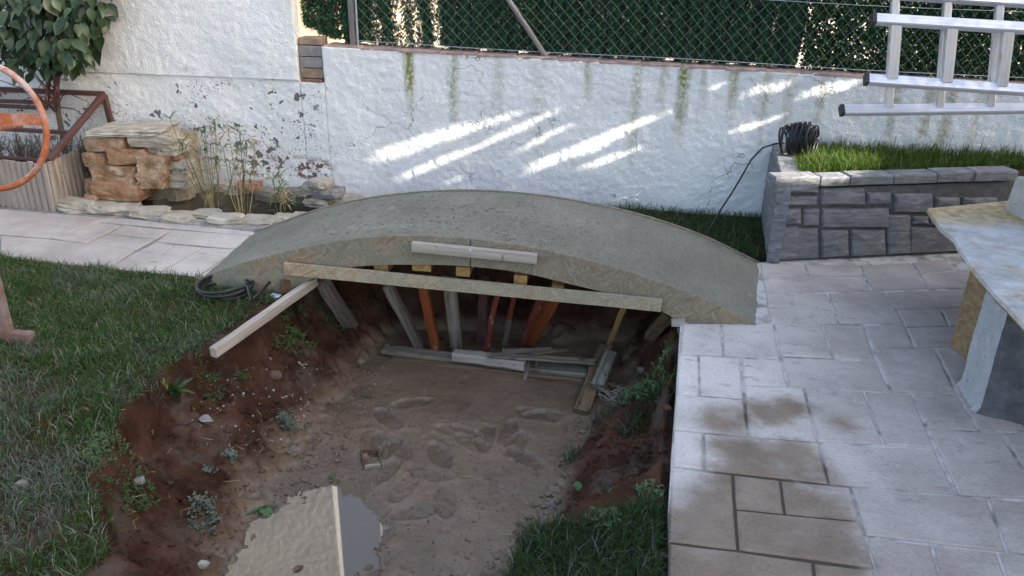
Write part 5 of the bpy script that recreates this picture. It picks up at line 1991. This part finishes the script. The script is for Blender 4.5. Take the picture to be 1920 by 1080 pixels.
fl = [f for f in fs if len(f) == 4 and 3 * nu <= f[0] % N_ < 4 * nu]
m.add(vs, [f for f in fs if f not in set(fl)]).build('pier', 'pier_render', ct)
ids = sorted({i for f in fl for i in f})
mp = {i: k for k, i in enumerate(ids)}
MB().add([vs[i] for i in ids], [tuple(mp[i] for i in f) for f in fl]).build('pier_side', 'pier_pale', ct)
a = G(1803, 670); 
b0, b1 = G(1799, 668), G(1815, 672)
MB().box((b0[0] + .012, b0[1] + .03, (cz - .037) / 2), (.012, .14, cz - .040), .12).build('upright_board', 'osb_counter', ct)
MB().box((b0[0] + .042, b0[1] + .035, (cz - .037) / 2), (.012, .13, cz - .042), .12).build('upright_board', 'wood_brown', ct)
MB().prism([(2.35, 2.6), (2.75, 2.6), (2.75, 4.0), (2.35, 4.0)], 0, cz - .037).build('pier', 'pier_render', ct)
# stone block standing on the counter
q0, q1, q2 = G(1884, 392, cz), G(1925, 425, cz), G(1900, 380, cz)
m = MB()
nn = MB().prism([(q0[0], q0[1]), (q0[0] + .02, q0[1] - .33), (q0[0] + .30, q0[1] - .30), (q0[0] + .28, q0[1] + .02)], cz + .001, cz + .165, .006, .006)
nn.v = [(x + (z - cz) * .08, y, z) for x, y, z in nn.v]
nn.build('stone_block', 'cut_stone', label='pale sawn stone block standing on the counter at the right edge', cat='block')

# ------------------------------------------------------------------ aluminium ladder lying on edge above the counter
lad = empty('aluminium_ladder', (1.7, 3.65, .9), 'aluminium extension ladder lying on its side at the upper right', 'ladder')


def rail(pa, pb, Ya, Yb, ext, ht=.030, wd=.045):
    a, b = W(*pa, Ya), W(*pb, Yb)
    d = (b - a) / np.linalg.norm(b - a)
    b2 = a + d * ext
    o = beam('rail', a, b2, wd, ht, 'aluminium', lad, seg=2, wob=0, bev=.004, up=(0, -.8, .62))
    cp = beam('end_cap', a - d * .012, a + d * .004, wd + .003, ht + .003, 'black_plastic', lad, seg=1, wob=0, up=(0, -.8, .62))
    return a, d


YA, YB = 3.62, 3.70
ra, da = rail((1640, 36), (1920, 53), YA, YA, 1.25)
rb, db = rail((1626, 149), (1920, 169), YA, YA, 1.25)
rc, dc = rail((1580, 207), (1920, 203), YB, YB + .08, 1.35)
rd, dd = rail((1600, -16), (1920, 4), YB, YB + .08, 1.25)
tA = [W(1686, 60, YA), W(1790, 60, YA), W(1900, 65, YA)]
for k in range(6):
    u_ = .088 + .2215 * k
    a, b = ra + da * u_, rb + db * (u_ + .011)
    beam('rung', b + np.array([0, 0, .012]), a - np.array([0, 0, .012]), .045, .028, 'aluminium', lad, up=(0, -1, 0), seg=1, wob=0, bev=.004)
    a, b = rd + dd * (u_ + .092), rc + dc * (u_ + .110)
    beam('rung', b + np.array([0, 0, .012]), a - np.array([0, 0, .012]), .034, .026, 'aluminium', lad, up=(0, -1, 0), seg=1, wob=0, bev=.004)
# the trestle that carries its far end, beyond the picture
trs = empty('trestle', (2.22, 3.68, CZ), 'small timber trestle on the counter carrying the far end of the ladder', 'trestle')
for (x, y, dx) in ((2.22, 3.55, -.10), (2.22, 3.55, .10), (2.22, 3.82, -.10), (2.22, 3.82, .10)):
    beam('leg', (x + dx, y, CZ + .002), (x, y, .895), .03, .03, 'wood_brown', trs, seg=2)
beam('top_bar', (2.22, 3.48, .915), (2.22, 3.90, .915), .05, .035, 'wood_brown', trs, seg=2)

# ------------------------------------------------------------------ hose coil on the lawn
m = MB()
rr = random.Random(21)
hc = (G(372, 557) + G(478, 553)) / 2
pts = []
for k in range(4):
    R = .125 + rr.uniform(-.012, .010)
    ox, oy = rr.uniform(-.012, .012), rr.uniform(-.012, .012)
    for t in range(24):
        aa = 2 * math.pi * t / 24
        f = t / 24
        pts.append((hc[0] + ox + R * math.cos(aa), hc[1] + oy + R * .95 * math.sin(aa), .035 + .010 * k + .006 * math.sin(aa * 2 + k)))
e_ = [(G(470, 565, .06)), (G(488, 548, .07)), (G(506, 529, .08))]
pts += [tuple(hc + np.array([.13, -.04, .075]))] + [tuple(p) for p in e_]
m.tube(pts, .0068, 8)
m.build('hose_coil', 'black_rubber', smooth=True, label='flat coil of black hose lying on the grass beside the bridge', cat='hose')

# ------------------------------------------------------------------ lawn and other grass
def lawn_mask(x, y):
    d = poly_dist(x, y, PIT)
    ok = (d > -.02 + .06 * fbm(x, y, 6, 2, 50)) & (poly_dist(x, y, TERR) > .0) & (poly_dist(x, y, PATH) > .0 + .035 * vn(x * 12, y * 12, 8)) & (poly_dist(x, y, POND) > .2)
    return ok


n = 150000
x, y = RNG.uniform(-3.9, -1.3, n), RNG.uniform(1.25, 3.75, n)
keep = lawn_mask(x, y) & (y < 3.8)
x, y = x[keep], y[keep]
thin = .78 + .6 * fbm(x, y, 5, 3, 61)
keep = RNG.random(len(x)) < thin
x, y = x[keep], y[keep]
n = len(x)
z = height(x, y)
patch = fbm(x, y, 3.2, 3, 71)
col = grass_cols(n, .16, .7) * np.array([1.25, 1.3, 1.25])
fr = np.clip((patch - .10) * 3.0, 0, 1) * (RNG.random(n) < .6)
col = col * (1 - fr[:, None]) + np.array([.19, .20, .165]) * fr[:, None] * RNG.uniform(.7, 1.2, (n, 1))
L = RNG.uniform(.030, .075, n) * (1 + .5 * np.clip(fbm(x, y, 7, 2, 81), -.5, 1))
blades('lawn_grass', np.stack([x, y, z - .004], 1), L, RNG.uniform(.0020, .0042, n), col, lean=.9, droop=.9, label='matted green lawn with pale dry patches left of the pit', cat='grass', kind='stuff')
# spur of grass at the right of the pit, and tufts down the bank below the terrace
n = 60000
x, y = RNG.uniform(-.45, .45, n), RNG.uniform(1.3, 3.4, n)
ter = poly_dist(x, y, TERR)
d = poly_dist(x, y, PIT)
spur = (d > -.05 + .10 * fbm(x, y, 7, 2, 52)) & (y < 1.80 + (x + .21) * .62 + .12 * vn(x * 7, y * 7, 4))
bank = (x > .12 + .25 * fbm(x, y, 5, 3, 95)) & (y > 2.75) & (y < 3.2) & (RNG.random(n) < .22)
keep = (ter > .004) & (spur | bank)
x, y = x[keep], y[keep]
n = len(x)
L = RNG.uniform(.04, .105, n)
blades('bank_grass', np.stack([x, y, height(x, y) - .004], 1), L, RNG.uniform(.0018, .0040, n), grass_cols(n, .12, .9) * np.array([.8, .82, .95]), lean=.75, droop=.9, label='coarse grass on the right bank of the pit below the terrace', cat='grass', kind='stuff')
# strip between bridge, planter and wall
sp = [(.10, 5.04), (.36, 4.98), (.62, 4.62), (.86, 4.30), (.97, 4.29), (1.08, 5.06)]
q = in_poly([(-.2, 4.30), (.90, 4.29), (.97, 4.30), (1.08, 5.06), (-.2, 5.06)], 9000)
P3 = np.concatenate([q, height(q[:, 0], q[:, 1])[:, None] - .004], 1)
blades('strip_grass', P3, RNG.uniform(.04, .11, len(q)), RNG.uniform(.002, .004, len(q)), grass_cols(len(q), .12, .4), lean=.8, droop=1.0, label='tufted grass between the bridge, the planter and the wall', cat='grass', kind='stuff')


# ------------------------------------------------------------------ weeds, stones and litter in the pit
def rosette(px, py, n, L, Wd, mat, label, up=.7, seed=0, curl=.4, nm='weed'):
    rr = random.Random(seed)
    b = gz(px, py)
    e = empty(nm, b, label, 'weed', 'weeds in the pit')
    for k in range(n):
        me = leaf_mesh('weed_leaf', L * rr.uniform(.6, 1.15), Wd * rr.uniform(.7, 1.2), curl * rr.uniform(.4, 1.5), mat)
        o = bpy.data.objects.new('leaf', me)
        COL.objects.link(o)
        o.parent = e
        o.location = (rr.uniform(-.012, .012), rr.uniform(-.012, .012), rr.uniform(-.004, .01))
        o.rotation_euler = (up * rr.uniform(.4, 1.5), rr.uniform(-.3, .3), rr.uniform(0, 6.28))


def leafy(px, py, n, spread, h, size, mat, label, seed=0, nm='weed'):
    """low branching weed with many small round leaves"""
    rr = random.Random(seed)
    b = gz(px, py)
    e = empty(nm, b, label, 'weed', 'weeds in the pit')
    st_, lf = MB(), MB()
    for k in range(n):
        a = rr.uniform(0, 6.28)
        r = spread * math.sqrt(rr.random())
        x0, y0 = b[0] + r * math.cos(a), b[1] + r * math.sin(a)
        z0 = hz(x0, y0)
        hh = h * rr.uniform(.3, 1.0)
        t = Vector((x0 + rr.uniform(-.02, .02), y0 + rr.uniform(-.02, .02), z0 + hh))
        st_.tube([(x0 * .9 + b[0] * .1, y0 * .9 + b[1] * .1, z0), t], .0009, 3, False)
        for q in range(5):
            p = Vector((x0, y0, z0)).lerp(t, rr.uniform(.4, 1.0))
            aa = rr.uniform(0, 6.28)
            d = Vector((math.cos(aa), math.sin(aa), rr.uniform(-.1, .5))) * size * rr.uniform(.6, 1.2)
            s = Vector((-math.sin(aa), math.cos(aa), rr.uniform(-.2, .2))) * size * .32
            lf.add([p, p + d * .45 + s, p + d, p + d * .45 - s], [(0, 1, 2, 3)])
    st_.build('stems', 'stem_green', e)
    lf.build('leaves', mat, e)


def tuft(px, py, n, L, label, seed=0, wd=.003, lean=.6, dry=.1):
    b = gz(px, py)
    e = empty('grass_tuft', b, label, 'grass', 'tufts in the pit')
    r = np.sqrt(RNG.random(n)) * .03
    a_ = RNG.random(n) * 6.28
    P = np.stack([b[0] + r * np.cos(a_), b[1] + r * np.sin(a_), np.full(n, b[2] - .004)], 1)
    o = blades('blades', P, RNG.uniform(.5, 1.1, n) * L, np.full(n, wd), grass_cols(n, dry, .3), lean=lean, droop=.9)
    o.parent = e
    o.location = [-float(q) for q in b]


rosette(322, 742, 12, .105, .026, 'leaf_weed', 'dock-like weed with drooping yellowed leaves at the lawn edge of the pit', 1.0, 1)
rosette(316, 735, 4, .07, .022, 'leaf_yellow', 'yellowing leaves of the weed at the lawn edge of the pit', 1.0, 2)
tuft(330, 715, 14, .17, 'tall upright grass stems beside the yellowing weed', wd=.005, lean=.15)
leafy(395, 735, 60, .055, .03, .013, 'leaf_weed', 'low green weed patch on the bank below the lawn', 3)
leafy(545, 632, 130, .10, .04, .014, 'leaf_weed', 'clover-like weed mat under the jutting batten', 4)
leafy(620, 600, 60, .07, .04, .014, 'leaf_weed', 'weed patch in shadow under the left end of the bridge', 5)
leafy(540, 800, 42, .035, .075, .015, 'leaf_grey', 'grey-green leafy seedling at the edge of the mud', 6)
leafy(455, 708, 24, .025, .025, .011, 'leaf_weed', 'tiny weed among the pebbles on the bank', 7)
leafy(436, 862, 26, .022, .05, .012, 'leaf_grey', 'small grey-green weed in the middle of the clay bank', 8)
leafy(390, 885, 16, .012, .02, .010, 'leaf_grey', 'tiny round-leaved seedling on the clay bank', 9)
leafy(228, 880, 190, .10, .06, .010, 'leaf_weed', 'trailing dark green weed spilling from the lawn into the pit', 10)
leafy(385, 975, 90, .05, .05, .011, 'leaf_grey', 'clump of small silvery weed low on the left bank', 11)
rosette(490, 952, 7, .075, .022, 'leaf_weed', 'flat fleshy leaved weed at the edge of the puddle', .25, 12)
rosette(626, 900, 4, .04, .012, 'leaf_weed', 'lone green sprout standing in the mud above the puddle', 1.0, 13)
tuft(1072, 865, 46, .10, 'bright grass tuft at the right edge of the mud', lean=.7)
tuft(1050, 990, 40, .08, 'yellow-green grass tuft on the lower right bank', lean=.7, dry=.4)
tuft(685, 748, 10, .06, 'flattened sprig of grass lying on the mud', lean=1.3)
leafy(1205, 740, 120, .10, .05, .013, 'leaf_weed', 'leafy weed mat on the bank under the terrace edge', 14)
leafy(1165, 930, 40, .05, .04, .014, 'leaf_weed', 'clover patch halfway up the right bank', 15)
leafy(1222, 925, 18, .04, .04, .014, 'leaf_weed', 'clover patch against the terrace edge', 16)
rosette(1085, 920, 3, .04, .025, 'leaf_weed', 'two-leaved seedling on the right bank', .6, 17)
leafy(1130, 985, 25, .05, .05, .016, 'leaf_weed', 'leafy weed at the top of the grassy spur', 18)
tuft(20, 560, 40, .07, 'grass tuft by the mixer foot', lean=.6)

for k, (px, py, s, lb) in enumerate([(875, 1) + (0, '')] if False else [
        (1203, 697, .045, 'grey stone below the terrace edge under the bridge'), (518, 722, .05, 'rust coloured clod half way up the left bank'), (262, 905, .035, 'dark round stone beside the trailing weed'),
        (42, 912, .035, 'small grey stone lying in the lawn'), (383, 1062, .035, 'white stone at the bottom left of the pit')]):
    p = gz(px, py)
    rock('stone', (p[0], p[1], p[2] + s * .25), (s, s * .8, s * .65), 'clod' if k == 1 else 'rock_grey' if k != 4 else 'rock_pale', seed=k + 300, box=.3, n=3, rough=.2, label=lb, cat='stone')
for k, (px, py, s, mt, lb) in enumerate([(365, 790, .075, 'dead_leaf', 'large grey dead leaf lying on the left bank'), (372, 783, .06, 'dead_leaf', 'smaller grey dead leaf behind the large one'), (475, 1022, .05, 'dead_leaf_brown', 'brown dead leaf at the left side of the puddle'),
                                         (572, 1075, .06, 'dead_leaf_brown', 'brown dead leaf floating at the bottom of the puddle'), (700, 1062, .05, 'dead_leaf_brown', 'brown dead leaf in the mud at the bottom edge'), (965, 985, .045, 'dead_leaf_brown', 'curled brown leaf at the right of the mud'),
                                         (690, 800, .03, 'dead_leaf_brown', 'small brown leaf in the middle of the mud'), (1155, 915, .03, 'dead_leaf_brown', 'small curled leaf on the right bank'), (60, 790, .03, 'dead_leaf_brown', 'fallen brown leaf on the lawn'), (265, 855, .05, 'stem_dry', 'dry straw coloured leaf blade on the bank')]):
    p = gz(px, py)
    z = p[2] + .008 if not (k == 3) else PUD_Z + .004
    me = leaf_mesh('dead_leaf', s, s * (.75 if mt == 'dead_leaf' else .4), .15, mt)
    rr = random.Random(k)
    o = link('fallen_leaf', me, None, (p[0], p[1], z), label=lb, cat='leaf', group='fallen leaves')
    o.rotation_euler = (rr.uniform(-.1, .25), rr.uniform(-.3, .3), rr.uniform(0, 6.28))
# little wooden tray frame pressed into the mud
fr = empty('wooden_frame', gz(695, 865), 'small square wooden frame pressed into the mud', 'frame')
cs = [gz(677, 850), gz(710, 849), gz(714, 877), gz(684, 880)]
for k in range(4):
    a, b = cs[k], cs[(k + 1) % 4]
    beam('side', a + np.array([0, 0, .010]), b + np.array([0, 0, .010]), .009, .020, 'wood_brown' if k != 2 else 'wood_pale', fr, seg=2, wob=.0005, bev=.001)


def scatter(name, n, region, smin, smax, mat, label, seed, zoff=.2, pw=2.2):
    rng = np.random.default_rng(seed)
    q = in_poly(region, n, rng)
    z = height(q[:, 0], q[:, 1])
    ico = np.array([(0, 0, 1), (.894, 0, .447), (.276, .851, .447), (-.724, .526, .447), (-.724, -.526, .447), (.276, -.851, .447), (.724, .526, -.447), (-.276, .851, -.447), (-.894, 0, -.447), (-.276, -.851, -.447), (.724, -.526, -.447), (0, 0, -1)])
    tri = np.array([(0, 1, 2), (0, 2, 3), (0, 3, 4), (0, 4, 5), (0, 5, 1), (1, 6, 2), (2, 7, 3), (3, 8, 4), (4, 9, 5), (5, 10, 1), (2, 6, 7), (3, 7, 8), (4, 8, 9), (5, 9, 10), (1, 10, 6), (11, 7, 6), (11, 8, 7), (11, 9, 8), (11, 10, 9), (11, 6, 10)])
    s = smin + (smax - smin) * rng.random(n) ** pw
    V = ico[None] * (1 + rng.normal(0, .22, (n, 12, 1))) * (s[:, None, None] * rng.uniform(.6, 1.2, (n, 1, 3)) * [1, 1, .7])
    V = V + np.concatenate([q, (z + s * zoff)[:, None]], 1)[:, None, :]
    T = tri[None] + (np.arange(n) * 12)[:, None, None]
    me = np_mesh(name, V.reshape(-1, 3), None, T.reshape(-1, 3))
    me.shade_flat()
    link(name, me, mat, (0, 0, 0), label=label, cat='soil' if 'clod' in name else 'pebbles', kind='stuff')


scatter('soil_clods', 2600, [(-1.62, 3.3), (-1.62, 2.0), (-1.3, 1.6), (-1.0, 1.5), (-1.0, 3.6)], .0018, .016, 'soil', 'crumbs and clods of red clay on the left bank', 1, pw=4)
scatter('bank_clods', 2400, [(-.30, 1.7), (.3, 2.3), (.4, 3.4), (.05, 3.6), (-.12, 2.7), (-.35, 2.0)], .0018, .018, 'soil', 'crumbs and clods of red clay on the right bank', 2, pw=4)
scatter('mud_crumbs', 1500, [(-1.2, 1.7), (-.3, 1.7), (-.05, 3.3), (-1.1, 3.4)], .0012, .0062, 'clod', 'scattered dark crumbs on the wet mud floor', 3, pw=3)
scatter('pebbles', 170, [G(a, b, -.18)[:2] for a, b in ((380, 730), (520, 660), (600, 640), (560, 720), (470, 790), (360, 800))], .002, .008, 'pebble', 'pale pebbles on the left bank below the lawn', 4, .3)
scatter('mud_pebbles', 120, [(-1.2, 1.7), (-.3, 1.7), (-.05, 3.3), (-1.1, 3.4)], .0015, .006, 'pebble', 'few pale pebbles on the mud floor', 5, .3)
m = MB()
rr = random.Random(33)
for k in range(70):
    px, py = rr.choice([(rr.uniform(230, 560), rr.uniform(740, 1000)), (rr.uniform(560, 1000), rr.uniform(740, 1060))])
    p = gz(px, py)
    a_ = rr.uniform(0, 6.28)
    L = rr.uniform(.02, .07)
    m.tube([p + np.array([0, 0, .004]), p + np.array([math.cos(a_) * L * .5, math.sin(a_) * L * .5, .012]), p + np.array([math.cos(a_ + .4) * L, math.sin(a_ + .4) * L, .005])], .0011, 3)
m.build('twigs', 'stem_dry', label='dry twigs and straw strewn over the pit', cat='twigs', kind='stuff')
